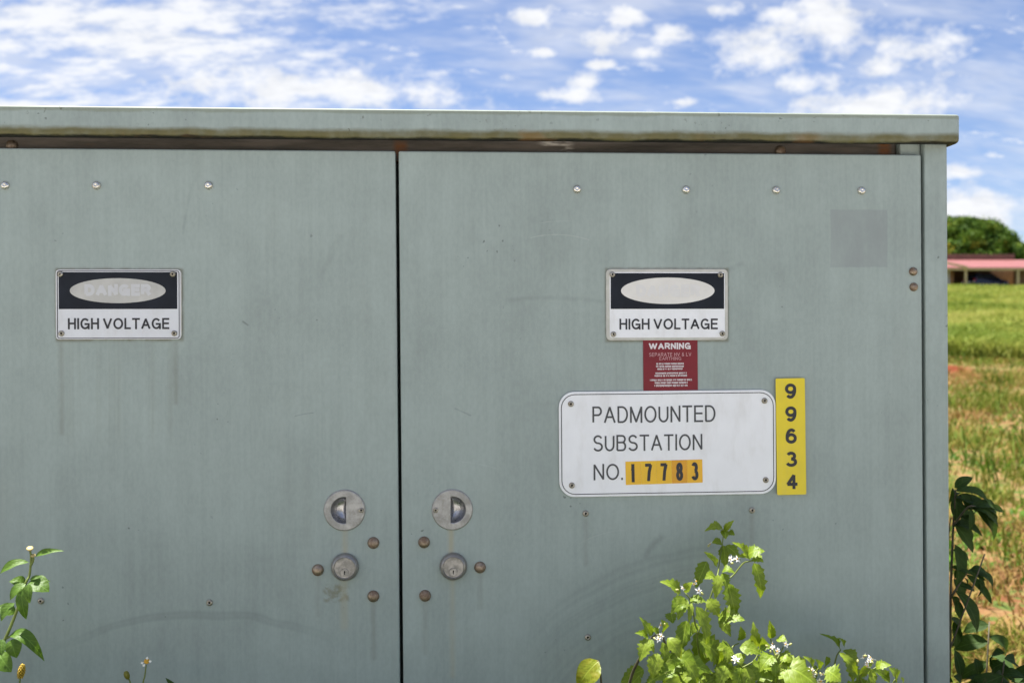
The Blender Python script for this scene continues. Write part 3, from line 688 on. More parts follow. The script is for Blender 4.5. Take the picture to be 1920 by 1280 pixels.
for i, ch in enumerate('17783'):
    st = link('number_sticker', slab('number_sticker', rrect(x0 + i * tw + 0.00008, x0 + (i + 1) * tw - 0.00008, z0, z1, 0.0003, 1), -0.0038, -0.0042 - 0.0001 * (i % 2)), MAT_ORANGE[i], r)
    st.location = (ox, 0, oz); st.rotation_euler = (0, -(TILES['tilt'] - WHITE['tilt']), 0)
    cxm = x0 + (i + 0.5) * tw; wd = 0.0058 if ch != '1' else 0.0036
    link('digit', text_mesh('digit', ch, (cxm - wd, cxm + (wd if ch != '1' else 0.002), z0 + (z1 - z0) * 0.11, z1 - (z1 - z0) * 0.11), 0.17, -0.0046), MAT_INK, st)

r = sgn(YEL, 'number_strip', 'narrow vertical yellow sticker with black digits 9 9 6 3 4', 'sticker'); b = YEL['b']
link('backing', slab('backing', rrect(*b['plate'], 0.0025, 4), -0.0042, -0.0050), MAT_YELLOW, r)
link('edge_pad', slab('edge_pad', rrect(b['plate'][0] + 0.006, b['plate'][1] - 0.001, b['plate'][2] + 0.001, b['plate'][3] - 0.001, 0.002, 3), -0.0003, -0.0042), MAT_YELLOW, r)
for i, ch in enumerate('99634'):
    link('digit', text_mesh('digit', ch, b['n%d' % i], 0.205, -0.0054), MAT_INK, r)

# ------------------------------------------------------------------ leaves and stems
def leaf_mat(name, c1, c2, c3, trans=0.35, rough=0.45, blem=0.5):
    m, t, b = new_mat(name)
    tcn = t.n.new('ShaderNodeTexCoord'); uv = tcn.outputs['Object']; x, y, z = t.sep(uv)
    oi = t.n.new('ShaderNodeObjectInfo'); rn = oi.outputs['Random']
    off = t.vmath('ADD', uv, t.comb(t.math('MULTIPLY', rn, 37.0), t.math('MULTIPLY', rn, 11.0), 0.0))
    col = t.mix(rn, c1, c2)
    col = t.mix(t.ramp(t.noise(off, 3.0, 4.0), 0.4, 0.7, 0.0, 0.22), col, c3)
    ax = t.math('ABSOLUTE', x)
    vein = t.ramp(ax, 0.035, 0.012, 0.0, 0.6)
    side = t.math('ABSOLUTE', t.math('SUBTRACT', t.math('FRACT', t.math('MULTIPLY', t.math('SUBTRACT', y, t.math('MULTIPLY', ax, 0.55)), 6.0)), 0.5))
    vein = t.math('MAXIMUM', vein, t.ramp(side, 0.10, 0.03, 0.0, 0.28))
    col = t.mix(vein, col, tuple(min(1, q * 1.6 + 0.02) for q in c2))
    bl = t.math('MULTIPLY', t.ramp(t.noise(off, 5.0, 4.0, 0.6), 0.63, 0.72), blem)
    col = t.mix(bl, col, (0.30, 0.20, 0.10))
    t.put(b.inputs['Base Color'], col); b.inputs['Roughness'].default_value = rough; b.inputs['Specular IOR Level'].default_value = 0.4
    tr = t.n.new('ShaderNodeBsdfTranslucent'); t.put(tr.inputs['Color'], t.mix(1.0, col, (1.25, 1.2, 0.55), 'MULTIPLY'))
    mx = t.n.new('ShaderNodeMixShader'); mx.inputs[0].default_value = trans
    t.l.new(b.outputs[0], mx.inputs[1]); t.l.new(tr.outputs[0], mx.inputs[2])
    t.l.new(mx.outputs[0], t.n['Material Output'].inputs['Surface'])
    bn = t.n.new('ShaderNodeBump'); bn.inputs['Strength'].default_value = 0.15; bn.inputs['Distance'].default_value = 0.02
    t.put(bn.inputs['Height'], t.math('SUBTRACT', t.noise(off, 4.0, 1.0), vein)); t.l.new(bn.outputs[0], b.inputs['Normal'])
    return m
MAT_NIGHT = leaf_mat('soft weed leaf', (0.15, 0.235, 0.012), (0.225, 0.305, 0.022), (0.32, 0.35, 0.07))
MAT_LANCE = leaf_mat('smooth lance leaf', (0.06, 0.13, 0.012), (0.10, 0.19, 0.016), (0.14, 0.22, 0.03), 0.3, 0.5, 0.1)
MAT_YLEAF = leaf_mat('yellowing leaf', (0.16, 0.23, 0.012), (0.22, 0.26, 0.015), (0.42, 0.22, 0.02), 0.35, 0.4, 1.0)
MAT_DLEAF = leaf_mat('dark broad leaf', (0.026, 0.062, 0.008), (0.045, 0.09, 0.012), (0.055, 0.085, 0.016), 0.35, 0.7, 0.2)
MAT_STEM = simple('green stem', (0.15, 0.19, 0.03), 0.5, var=0.15, scale=60)
MAT_STEMB = simple('brown stem', (0.10, 0.085, 0.05), 0.6, var=0.2, scale=60)
MAT_PETAL = simple('white petal', (0.80, 0.79, 0.75), 0.5, var=0.03)
MAT_CENTRE = simple('yellow flower centre', (0.62, 0.33, 0.02), 0.6, var=0.25, scale=400)
MAT_CREAM = simple('cream flower head', (0.52, 0.40, 0.15), 0.6, var=0.15, scale=400)
MAT_CONE = simple('ochre seed cone', (0.42, 0.28, 0.02), 0.6, var=0.35, scale=300)
MAT_BUDG = simple('pale green bud', (0.42, 0.42, 0.14), 0.5, var=0.1)

def leaf_mesh(name, arch, kind, seed):
    rr = random.Random(seed); n = 13 if kind == 'toothed' else 9; v, f = [], []
    tw = rr.uniform(-.35, .35); dt_ = rr.uniform(.09, .2); cu = rr.uniform(.0, .32); sd = rr.uniform(-.08, .08)
    for i in range(n):
        t = i / (n - 1)
        if kind == 'toothed':
            w = 0.5 * (math.sin(math.pi * min(1, t ** 0.72)) ** 0.85) if t < 1 else 0.0
            w *= (1.0 + (dt_ if i % 2 else -dt_)) if 0.1 < t < 0.95 else 1.0
            w *= 1 + rr.uniform(-.1, .1)
        else:
            w = 0.5 * (math.sin(math.pi * t ** 0.85) ** 0.75) if 0 < t < 1 else 0.0
        w = max(w, 0.025 if t < 1 else 0.004)
        zc = arch * 4 * t * (1 - t) * 0.55 - 0.06 * t * t - cu * t ** 3
        fold = 0.16 * w; wav = 0.05 * math.sin(t * 9 + seed) * (1 if kind == 'toothed' else 0.4)
        sx_ = sd * math.sin(t * 3.1)
        v += [(-w + sx_, t, zc + fold + wav * w * 2 + tw * w * t * .5), (sx_, t, zc), (w + sx_, t, zc + fold - wav * w * 2 - tw * w * t * .5)]
    for i in range(n - 1):
        a = 3 * i; f += [(a, a + 1, a + 4, a + 3), (a + 1, a + 2, a + 5, a + 4)]
    return mesh_py(name, v, f, True)
LEAFM = {}
def get_leaf(kind, arch, mat, rr):
    a = min((0.06, 0.2, 0.4, 0.6), key=lambda q: abs(q - arch)); s = rr.randrange(6)
    key = (kind, a, s, mat.name)
    if key not in LEAFM:
        LEAFM[key] = leaf_mesh('leaf', a, kind, s * 7 + int(a * 100)); LEAFM[key].materials.append(mat)
    return LEAFM[key]
def put_leaf(parent, L, kind, mat, rr):
    bx, by, bz, tx, ty, tz, w, arch = L
    B, Tp = Vector((bx, by, bz)), Vector((tx, ty, tz)); ax = Tp - B; ln = ax.length; ax.normalize()
    ref = Vector((rr.uniform(-.3, .3), -0.78, 0.62)) if arch < 0.25 else Vector((rr.uniform(-.15, .15), -0.6, 0.8))
    nz = (ref - ax * ref.dot(ax)).normalized(); nx_ = ax.cross(nz)
    ws = w / max(0.6, abs(nz.y)) * (1.02 if kind == 'toothed' else (0.8 if mat.name.startswith('dark') else 1.1))
    o = link('leaf', get_leaf(kind, arch, mat, rr), None, parent)
    ln *= 1.14 if kind == 'toothed' else 1.0
    m = Matrix((nx_ * ws, ax * ln, nz * ln)).transposed().to_4x4(); m.translation = B - parent.location
    o.matrix_local = m
    return o
def stem_paths(parent, paths, mat, r0, r1, ground_first=True):
    loc = parent.location
    for i, p in enumerate(paths):
        q = [Vector(a) for a in p]; ra = r1 * 1.5
        if q[0].z < 0.72:
            ra = r0
            g = q[0]; q = [Vector((loc.x + (g.x - loc.x) * 0.25, loc.y, 0.0)), Vector((loc.x + (g.x - loc.x) * 0.7, (loc.y + g.y) / 2, g.z * 0.55))] + q
        link('stem', tube('stem', [a - loc for a in q], ra, r1), mat, parent)
def low_leaves(parent, paths, n, kind, mat, rr, size):
    """foliage on the lower stems"""
    loc = parent.location
    for k in range(n):
        g = Vector(rr.choice(paths)[0]); t = rr.uniform(0.2, 1.0)
        b = Vector((loc.x + (g.x - loc.x) * t, loc.y + (g.y - loc.y) * t, g.z * t + rr.uniform(-.02, .03)))
        a = rr.uniform(0, 2 * math.pi); d = Vector((math.cos(a), math.sin(a) * 0.5 - 0.25, rr.uniform(-.6, .1))) * rr.uniform(0.6, 1.2) * size
        e = b + d; 
        if e.y > -0.02: e.y = -0.03
        put_leaf(parent, (*b, *e, d.length * rr.uniform(.4, .55), 0.2), kind, mat, rr)
def star_mesh(name, seed):
    rr = random.Random(seed); v, f = [], []
    for i in range(5):
        a = 2 * math.pi * i / 5 + rr.uniform(-.15, .15); c, s = math.cos(a), math.sin(a); n = len(v); l = rr.uniform(.85, 1.1); dr = rr.uniform(-.1, .35)
        v += [(0, 0, 0), (c * .5 * l - s * .24, -.06, s * .5 * l + c * .24), (c * l, dr, s * l), (c * .5 * l + s * .24, -.06, s * .5 * l - c * .24), (c * .5 * l, .05, s * .5 * l)]
        f += [(n, n + 1, n + 4), (n + 1, n + 2, n + 4), (n + 2, n + 3, n + 4), (n + 3, n, n + 4)]
    return mesh_py(name, v, f)
STAR = [star_mesh('petals', s) for s in (1, 2, 3)]
for s_ in STAR: s_.materials.append(MAT_PETAL)
CENTRE = lathe('centre', [(0.16, -.05), (0.16, .15), (0.1, .35), (0, .4)], 8); CENTRE.materials.append(MAT_CENTRE)
BUDM = lathe('flower_bud', [(0, -1), (.45, -.6), (.6, 0), (.4, .7), (0, 1)], 8); BUDM.materials.append(MAT_BUDG)
def flowers(parent, pts, rr, r=0.0058):
    for p in pts:
        for k in range(rr.choice((1, 2))):
            o = link('flower', rr.choice(STAR), None, parent)
            o.location = Vector(p) - parent.location + Vector((rr.uniform(-1, 1) * r * .8 * k, -0.004 * k, rr.uniform(-1, 1) * r * k)); s = r * rr.uniform(.75, 1.15)
            o.scale = (s, s, s); o.rotation_euler = (rr.uniform(-1.2, -.3), rr.uniform(0, 6), rr.uniform(-.6, .6))
            c = link('centre', CENTRE, None, o)
        o = link('flower_bud', BUDM, None, parent); o.location = Vector(p) - parent.location + Vector((rr.uniform(-1, 1) * r * 1.5, 0.003, rr.uniform(-1.6, .3) * r)); o.scale = (.0032,) * 3; o.rotation_euler = (rr.uniform(1, 2.4), rr.uniform(0, 3), 0)

def plant(name, label, cat, base, leaves, stems, kind, lmat, smat, r0, r1, seed, flw=(), low=14, size=0.05, group=None):
    p = thing(name, label, cat, base, group=group); rr = random.Random(seed)
    stem_paths(p, stems, smat, r0, r1)
    for L in leaves: put_leaf(p, L, kind, lmat, rr)
    if low: low_leaves(p, stems, low, kind, lmat, rr, size)
    if low > 12 and kind == 'toothed':                      # shaded foliage close to the door, behind the lit leaves
        xs_ = [L[0] for L in leaves]
        for k in range(low):
            b_ = Vector((rr.uniform(min(xs_), max(xs_)), rr.uniform(-.085, -.045), rr.uniform(.58, .745)))
            d = Vector((rr.uniform(-1, 1), -.2, rr.uniform(-1.2, .1))).normalized() * rr.uniform(.02, .042)
            put_leaf(p, (*b_, *(b_ + d), d.length * rr.uniform(.4, .55), .1), kind, lmat, rr)
    flowers(p, flw, rr)
    return p
plant('flowering_weed', 'tall toothed-leaf weed with white flowers climbing highest against the cabinet door below white plate', 'weed', (0.50, -0.20, 0.0), [(0.518, -0.05, 0.9378, 0.4933, -0.062, 0.9464, 0.0121, 0.5), (0.5202, -0.05, 0.9391, 0.5258, -0.062, 0.9548, 0.0069, 0.1), (0.5202, -0.05, 0.9403, 0.519, -0.062, 0.933, 0.0086, 0.1), (0.5257, -0.05, 0.936, 0.5305, -0.062, 0.9366, 0.0069, 0.1), (0.5167, -0.05, 0.9157, 0.4998, -0.062, 0.9235, 0.0103, 0.3), (0.5179, -0.05, 0.9157, 0.5189, -0.062, 0.8886, 0.0164, 0.05), (0.5222, -0.05, 0.9156, 0.5403, -0.062, 0.8976, 0.0146, 0.3), (0.4886, -0.06, 0.8929, 0.4711, -0.072, 0.8615, 0.0188, 0.1), (0.489, -0.12, 0.8999, 0.4712, -0.132, 0.9215, 0.0082, 0.1), (0.489, -0.12, 0.8983, 0.4842, -0.132, 0.9116, 0.0066, 0.1), (0.495, -0.13, 0.894, 0.5067, -0.142, 0.8975, 0.009, 0.4), (0.4858, -0.14, 0.8909, 0.4793, -0.152, 0.8637, 0.0138, 0.05), (0.4937, -0.135, 0.892, 0.4968, -0.147, 0.8764, 0.0114, 0.1), (0.4839, -0.13, 0.8865, 0.4702, -0.142, 0.8896, 0.0098, 0.1), (0.5035, -0.13, 0.8753, 0.5111, -0.142, 0.8348, 0.0221, 0.12), (0.4263, -0.15, 0.868, 0.4037, -0.162, 0.8873, 0.0136, 0.1), (0.4307, -0.15, 0.8704, 0.4387, -0.162, 0.8843, 0.008, 0.1), (0.4391, -0.155, 0.8572, 0.455, -0.167, 0.8617, 0.0088, 0.1), (0.4304, -0.16, 0.8626, 0.4102, -0.172, 0.8458, 0.0167, 0.15), (0.4324, -0.165, 0.8616, 0.4182, -0.177, 0.8408, 0.0127, 0.1), (0.4388, -0.165, 0.8559, 0.4339, -0.177, 0.8342, 0.0079, 0.05), (0.4451, -0.17, 0.852, 0.4614, -0.182, 0.8063, 0.0174, 0.08), (0.467, -0.15, 0.857, 0.4799, -0.162, 0.8386, 0.0177, 0.1), (0.4956, -0.11, 0.8218, 0.5088, -0.122, 0.796, 0.0149, 0.1), (0.435, -0.15, 0.8257, 0.4258, -0.162, 0.7894, 0.0209, 0.06), (0.4503, -0.14, 0.8202, 0.445, -0.152, 0.8094, 0.0097, 0.05), (0.4633, -0.1, 0.7936, 0.471, -0.112, 0.7447, 0.0316, 0.05), (0.4786, -0.13, 0.7933, 0.474, -0.142, 0.7842, 0.0098, 0.05), (0.424, -0.09, 0.8212, 0.4255, -0.102, 0.813, 0.0117, 0.05), (0.5377, -0.12, 0.9166, 0.5194, -0.132, 0.9353, 0.0099, 0.1), (0.5347, -0.13, 0.9177, 0.5491, -0.142, 0.9289, 0.0147, 0.3), (0.541, -0.12, 0.9113, 0.5251, -0.132, 0.9182, 0.0066, 0.1), (0.5404, -0.13, 0.9111, 0.5499, -0.142, 0.9144, 0.0131, 0.3), (0.5478, -0.115, 0.9019, 0.5602, -0.127, 0.8582, 0.0182, 0.1), (0.5587, -0.1, 0.8975, 0.5641, -0.112, 0.8657, 0.0084, 0.1)], [[(0.467, -0.12, 0.6075), (0.4631, -0.13, 0.7169), (0.4543, -0.14, 0.7928), (0.4423, -0.15, 0.8518), (0.4335, -0.15, 0.8663)], [(0.4543, -0.14, 0.8009), (0.4748, -0.13, 0.8499), (0.4885, -0.125, 0.8849), (0.5074, -0.07, 0.9007), (0.5162, -0.05, 0.9157), (0.5197, -0.05, 0.9429)], [(0.4885, -0.125, 0.8808), (0.5104, -0.12, 0.8817), (0.5294, -0.12, 0.9025), (0.537, -0.125, 0.9068), (0.546, -0.125, 0.9083)], [(0.4748, -0.13, 0.8499), (0.4956, -0.11, 0.8222)]], 'toothed', MAT_NIGHT, MAT_STEM, 0.0028, 0.0009, 3, [(0.4508, -0.16, 0.8726), (0.4452, -0.155, 0.8817), (0.428, -0.16, 0.8761), (0.5076, -0.13, 0.9119), (0.5179, -0.13, 0.9118), (0.4938, -0.06, 0.9215)], low=26, size=0.06)
plant('flowering_weed', 'low leafy weed on a bare brown stem, tucked under the tallest weed beside the door', 'weed', (0.40, -0.22, 0.0), [(0.3797, -0.17, 0.8113, 0.3648, -0.182, 0.8362, 0.011, 0.1), (0.3734, -0.17, 0.8107, 0.3601, -0.182, 0.82, 0.0079, 0.1), (0.3714, -0.18, 0.8098, 0.3578, -0.192, 0.786, 0.0157, 0.1), (0.3746, -0.18, 0.8085, 0.3765, -0.192, 0.7967, 0.007, 0.1), (0.3924, -0.18, 0.8039, 0.396, -0.192, 0.7686, 0.0125, 0.05), (0.3994, -0.185, 0.8115, 0.4154, -0.197, 0.7894, 0.0172, 0.15), (0.384, -0.19, 0.791, 0.3744, -0.202, 0.7635, 0.0202, 0.08), (0.3963, -0.17, 0.8157, 0.3954, -0.182, 0.8317, 0.0095, 0.1), (0.4233, -0.19, 0.7808, 0.439, -0.202, 0.7547, 0.0172, 0.1), (0.417, -0.19, 0.7655, 0.4166, -0.202, 0.7764, 0.0078, 0.1), (0.4222, -0.12, 0.7525, 0.4138, -0.132, 0.7187, 0.0294, 0.05), (0.4419, -0.12, 0.7415, 0.4414, -0.132, 0.71, 0.0246, 0.05), (0.4052, -0.15, 0.7476, 0.4201, -0.162, 0.7213, 0.0176, 0.1), (0.392, -0.16, 0.8081, 0.3801, -0.172, 0.8213, 0.0072, 0.1), (0.4583, -0.13, 0.7396, 0.465, -0.142, 0.7163, 0.0163, 0.1)], [[(0.3328, -0.1, 0.6026), (0.3526, -0.13, 0.7259), (0.3601, -0.16, 0.7693), (0.367, -0.17, 0.7865), (0.3789, -0.17, 0.8074), (0.3931, -0.17, 0.8126)], [(0.3931, -0.17, 0.8126), (0.4042, -0.17, 0.7912), (0.4256, -0.18, 0.7775)], [(0.4256, -0.18, 0.7775), (0.4147, -0.15, 0.7171), (0.4031, -0.12, 0.6092)]], 'toothed', MAT_NIGHT, MAT_STEMB, 0.0032, 0.0013, 4, [(0.3843, -0.19, 0.8134), (0.3882, -0.19, 0.8148), (0.3895, -0.18, 0.8289)], low=22, size=0.06)
plant('flowering_weed', 'wide weed crowded with many white flowers between the tallest weed and the corner weed', 'weed', (0.62, -0.24, 0.0), [(0.5156, -0.15, 0.7947, 0.5146, -0.162, 0.815, 0.0113, 0.05), (0.5006, -0.16, 0.7853, 0.4787, -0.172, 0.7903, 0.012, 0.3), (0.4919, -0.17, 0.7926, 0.4885, -0.182, 0.7757, 0.0127, 0.1), (0.5098, -0.17, 0.7902, 0.5349, -0.182, 0.7884, 0.0143, 0.2), (0.5423, -0.15, 0.7845, 0.5346, -0.162, 0.8138, 0.0146, 0.05), (0.5437, -0.16, 0.7863, 0.5452, -0.172, 0.8008, 0.0096, 0.05), (0.4847, -0.18, 0.7677, 0.4744, -0.192, 0.7455, 0.0189, 0.1), (0.5066, -0.17, 0.782, 0.5075, -0.182, 0.7722, 0.0111, 0.1), (0.5081, -0.18, 0.7641, 0.5002, -0.192, 0.7419, 0.0206, 0.08), (0.5144, -0.18, 0.7651, 0.523, -0.192, 0.7398, 0.019, 0.1), (0.563, -0.15, 0.7969, 0.558, -0.162, 0.8224, 0.0113, 0.05), (0.5578, -0.16, 0.7905, 0.5432, -0.172, 0.789, 0.0097, 0.2), (0.5695, -0.16, 0.7998, 0.5783, -0.172, 0.8001, 0.0089, 0.3), (0.5565, -0.18, 0.781, 0.5357, -0.192, 0.7686, 0.0143, 0.25), (0.5714, -0.17, 0.7763, 0.5841, -0.182, 0.7748, 0.0128, 0.35), (0.5585, -0.18, 0.7736, 0.5577, -0.192, 0.7499, 0.0111, 0.08), (0.5692, -0.18, 0.769, 0.5735, -0.192, 0.7417, 0.0191, 0.08), (0.6107, -0.17, 0.7554, 0.5865, -0.182, 0.7736, 0.0144, 0.1), (0.6095, -0.18, 0.7493, 0.583, -0.192, 0.7493, 0.0128, 0.2), (0.6203, -0.17, 0.7575, 0.6096, -0.182, 0.7763, 0.008, 0.1), (0.6312, -0.17, 0.7562, 0.6247, -0.182, 0.7708, 0.008, 0.1), (0.6351, -0.18, 0.7574, 0.6512, -0.192, 0.7478, 0.0208, 0.25), (0.6458, -0.16, 0.7552, 0.6541, -0.172, 0.7314, 0.0194, 0.1), (0.6711, -0.08, 0.7281, 0.6708, -0.092, 0.7455, 0.012, 0.1), (0.5648, -0.09, 0.7296, 0.5736, -0.102, 0.7045, 0.0202, 0.1), (0.6101, -0.13, 0.7257, 0.61, -0.142, 0.713, 0.0181, 0.1), (0.5213, -0.08, 0.7548, 0.5028, -0.092, 0.7391, 0.0152, 0.1)], [[(0.5614, -0.14, 0.6054), (0.5462, -0.15, 0.7141), (0.5122, -0.17, 0.7614), (0.4993, -0.165, 0.7869), (0.5133, -0.155, 0.7922)], [(0.5122, -0.17, 0.7599), (0.5321, -0.17, 0.7713), (0.5424, -0.16, 0.786)], [(0.5614, -0.14, 0.6054), (0.5697, -0.165, 0.7268), (0.5649, -0.17, 0.7698), (0.5618, -0.16, 0.7888), (0.561, -0.155, 0.7977)], [(0.5649, -0.17, 0.7698), (0.5795, -0.16, 0.7885)], [(0.5859, -0.14, 0.6047), (0.6181, -0.165, 0.7257), (0.6259, -0.17, 0.7542), (0.6324, -0.17, 0.7573)]], 'toothed', MAT_NIGHT, MAT_STEM, 0.0028, 0.0009, 5, [(0.5554, -0.18, 0.7986), (0.5773, -0.175, 0.7955), (0.5546, -0.18, 0.7921), (0.5641, -0.18, 0.7872), (0.5003, -0.185, 0.7776), (0.613, -0.19, 0.7558), (0.6269, -0.19, 0.7555), (0.6225, -0.19, 0.7454), (0.6106, -0.19, 0.7613)], low=30, size=0.06)
plant('flowering_weed', 'small weed with narrow leaves and one white flower cluster near the cabinet corner post', 'weed', (0.76, -0.20, 0.0), [(0.7068, -0.05, 0.7466, 0.6835, -0.062, 0.7729, 0.0087, 0.2), (0.7121, -0.05, 0.7439, 0.7313, -0.062, 0.7281, 0.0113, 0.35), (0.6716, -0.14, 0.7699, 0.6955, -0.152, 0.7443, 0.0107, 0.15), (0.7004, -0.15, 0.7373, 0.7109, -0.162, 0.7601, 0.0098, 0.1), (0.7125, -0.16, 0.7511, 0.7107, -0.172, 0.7324, 0.0114, 0.1), (0.7234, -0.15, 0.7494, 0.7353, -0.162, 0.7596, 0.0098, 0.3), (0.7409, -0.16, 0.7324, 0.7196, -0.172, 0.7517, 0.0114, 0.1), (0.7517, -0.16, 0.7345, 0.7439, -0.172, 0.7523, 0.0131, 0.05), (0.7583, -0.16, 0.7264, 0.7577, -0.172, 0.7385, 0.0065, 0.05), (0.7147, -0.05, 0.7498, 0.7074, -0.062, 0.7656, 0.0052, 0.1), (0.7194, -0.14, 0.7454, 0.7045, -0.152, 0.7417, 0.0074, 0.1)], [[(0.726, -0.1, 0.5838), (0.7119, -0.13, 0.7031), (0.6987, -0.15, 0.7371), (0.7135, -0.15, 0.7505), (0.7168, -0.15, 0.76)], [(0.69, -0.05, 0.5633), (0.6945, -0.05, 0.6834), (0.7007, -0.05, 0.7304), (0.7095, -0.05, 0.7457)], [(0.7184, -0.15, 0.7463), (0.7258, -0.15, 0.751)], [(0.7344, -0.12, 0.5921), (0.7435, -0.16, 0.7211), (0.7526, -0.16, 0.7353)]], 'toothed', MAT_NIGHT, MAT_STEM, 0.0025, 0.0009, 6, [(0.7007, -0.16, 0.77), (0.708, -0.165, 0.7699), (0.7085, -0.16, 0.7635), (0.7052, -0.16, 0.7595)], low=16, size=0.05)
plant('weed_shoot', 'single yellowing leaf on a thin brown shoot in front of the door', 'weed', (0.33, -0.18, 0.0), [(0.3058, -0.13, 0.7623, 0.2704, -0.142, 0.7303, 0.0274, 0.15)], [[(0.3189, -0.11, 0.5991), (0.312, -0.12, 0.7168), (0.3074, -0.13, 0.7526), (0.305, -0.13, 0.7623)]], 'lance', MAT_YLEAF, MAT_STEMB, 0.0022, 0.0012, 7, low=5, size=0.04)
lw = plant('lance_leaf_weed', 'weed with long smooth drooping leaves and two tiny cream flower heads', 'weed', (-0.62, -0.22, 0.0), [(-0.5317, -0.1, 0.9242, -0.488, -0.112, 0.9375, 0.0069, 0.2), (-0.5326, -0.12, 0.9211, -0.5696, -0.132, 0.911, 0.0076, 0.3), (-0.537, -0.12, 0.8904, -0.5515, -0.132, 0.899, 0.0099, 0.2), (-0.5286, -0.14, 0.8944, -0.5489, -0.152, 0.8779, 0.0113, 0.2), (-0.5267, -0.13, 0.8958, -0.4955, -0.142, 0.8851, 0.0174, 0.25), (-0.5385, -0.1, 0.8926, -0.5066, -0.112, 0.8918, 0.0069, 0.2), (-0.516, -0.16, 0.8992, -0.513, -0.172, 0.8764, 0.0104, 0.1), (-0.5304, -0.15, 0.89, -0.5233, -0.162, 0.8496, 0.0149, 0.05), (-0.5488, -0.13, 0.8643, -0.567, -0.142, 0.8448, 0.0113, 0.1), (-0.5515, -0.14, 0.82, -0.4994, -0.152, 0.798, 0.0112, 0.55), (-0.5427, -0.15, 0.8182, -0.5369, -0.162, 0.7959, 0.0201, 0.1), (-0.5629, -0.15, 0.7987, -0.5407, -0.162, 0.7754, 0.0201, 0.15), (-0.5487, -0.17, 0.8237, -0.5449, -0.182, 0.8048, 0.0103, 0.1), (-0.5553, -0.11, 0.8449, -0.5819, -0.122, 0.855, 0.0122, 0.2), (-0.568, -0.13, 0.8103, -0.5867, -0.142, 0.8028, 0.0136, 0.3)], [[(-0.6157, -0.13, 0.6329), (-0.5802, -0.14, 0.7751), (-0.5568, -0.145, 0.8147), (-0.5423, -0.14, 0.853), (-0.5307, -0.135, 0.894), (-0.5274, -0.13, 0.9044), (-0.525, -0.13, 0.93), (-0.5265, -0.13, 0.9409)], [(-0.5258, -0.13, 0.9183), (-0.522, -0.13, 0.926), (-0.522, -0.13, 0.9323)], [(-0.5553, -0.145, 0.817), (-0.5478, -0.145, 0.8207)]], 'lance', MAT_LANCE, MAT_STEM, 0.0031, 0.0013, 8, low=14, size=0.07)
HEADM = lathe('flower_head', [(0, -1.3), (.55, -.9), (.75, -.2), (1, .1), (.95, .35), (.5, .5), (0, .45)], 14, axis='Z'); HEADM.materials.append(MAT_CREAM)
for p_, s_ in zip([(-0.5265, -0.13, 0.9432), (-0.522, -0.13, 0.933)], (0.0048, 0.0034)):
    o = link('flower_head', HEADM, None, lw); o.location = Vector(p_) - lw.location; o.scale = (s_, s_, s_ * .7); o.rotation_euler = (0.5, 0.15, 0)
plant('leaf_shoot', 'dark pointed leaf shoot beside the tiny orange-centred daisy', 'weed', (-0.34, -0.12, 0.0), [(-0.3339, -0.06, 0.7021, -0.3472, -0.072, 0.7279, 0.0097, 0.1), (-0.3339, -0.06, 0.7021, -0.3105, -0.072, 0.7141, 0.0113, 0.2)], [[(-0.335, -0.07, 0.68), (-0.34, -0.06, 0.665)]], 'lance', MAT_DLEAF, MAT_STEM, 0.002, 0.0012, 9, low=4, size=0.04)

# seed cone on its own stalk
p_ = thing('seed_cone_weed', 'upright ochre-yellow seed cone on a thin green stalk below drooping leaves', 'weed', (-0.58, -0.18, 0.0))
stem_paths(p_, [[(-0.5448, -0.13, 0.631), (-0.5428, -0.13, 0.7321), (-0.5415, -0.13, 0.7554)]], MAT_STEM, 0.0018, 0.0012)
c0, c1 = [Vector(q) for q in [(-0.5415, -0.13, 0.7554), (-0.5375, -0.13, 0.7747)]]; ax = (c1 - c0); L_ = ax.length
bm = bmesh.new()
for i in range(60):
    t = (i + .5) / 60; a = i * 2.399; rad = 0.0042 * math.sin(math.pi * (0.15 + 0.8 * t)) ** .7
    mtx = Matrix.Translation((rad * math.cos(a), rad * math.sin(a), t * L_)) @ Matrix.Scale(0.0017, 4)
    bmesh.ops.create_icosphere(bm, subdivisions=1, radius=1.0, matrix=mtx)
bmesh.ops.create_cone(bm, segments=8, radius1=0.003, radius2=0.002, depth=L_, matrix=Matrix.Translation((0, 0, L_ / 2)))
cone = link('seed_head', bm_mesh('seed_head', bm, True), MAT_CONE, p_)
cone.location = c0 - p_.location; cone.rotation_euler = ax.to_track_quat('Z', 'Y').to_euler()
# daisy and bud stalks
p_ = thing('daisy_weed', 'tiny daisy with orange centre and few white petals on a thin stalk', 'flower', (-0.40, -0.15, 0.0))
stem_paths(p_, [[(-0.386, -0.1, 0.6138), (-0.3761, -0.1, 0.7254), (-0.3729, -0.1, 0.7429), (-0.3705, -0.1, 0.7605)]], MAT_STEM, 0.0016, 0.0009)
DC = Vector((-0.3696, -0.1, 0.766))
o = link('flower_centre', lathe('flower_centre', [(0, -.004), (.003, -.003), (.0042, 0), (.0036, .0022), (0, .003)], 14, axis='Z'), MAT_CENTRE, p_); o.location = DC - p_.location; o.rotation_euler = (0.8, 0.3, 0)
for a in (10, 75, 190, 235):
    c, s = math.cos(math.radians(a)), math.sin(math.radians(a))
    pm = mesh_py('petal', [(c * .0035, -.003, s * .0035), (c * .006 - s * .0022, -.004, s * .006 + c * .0022), (c * .0085, -.003, s * .0085), (c * .006 + s * .0022, -.004, s * .006 - c * .0022)], [(0, 1, 2, 3)])
    q = link('petal', pm, MAT_PETAL, p_); q.location = DC - p_.location
p_ = thing('bud_weed', 'closed green flower bud on a bent stalk beside the tiny daisy', 'flower', (-0.42, -0.11, 0.0))
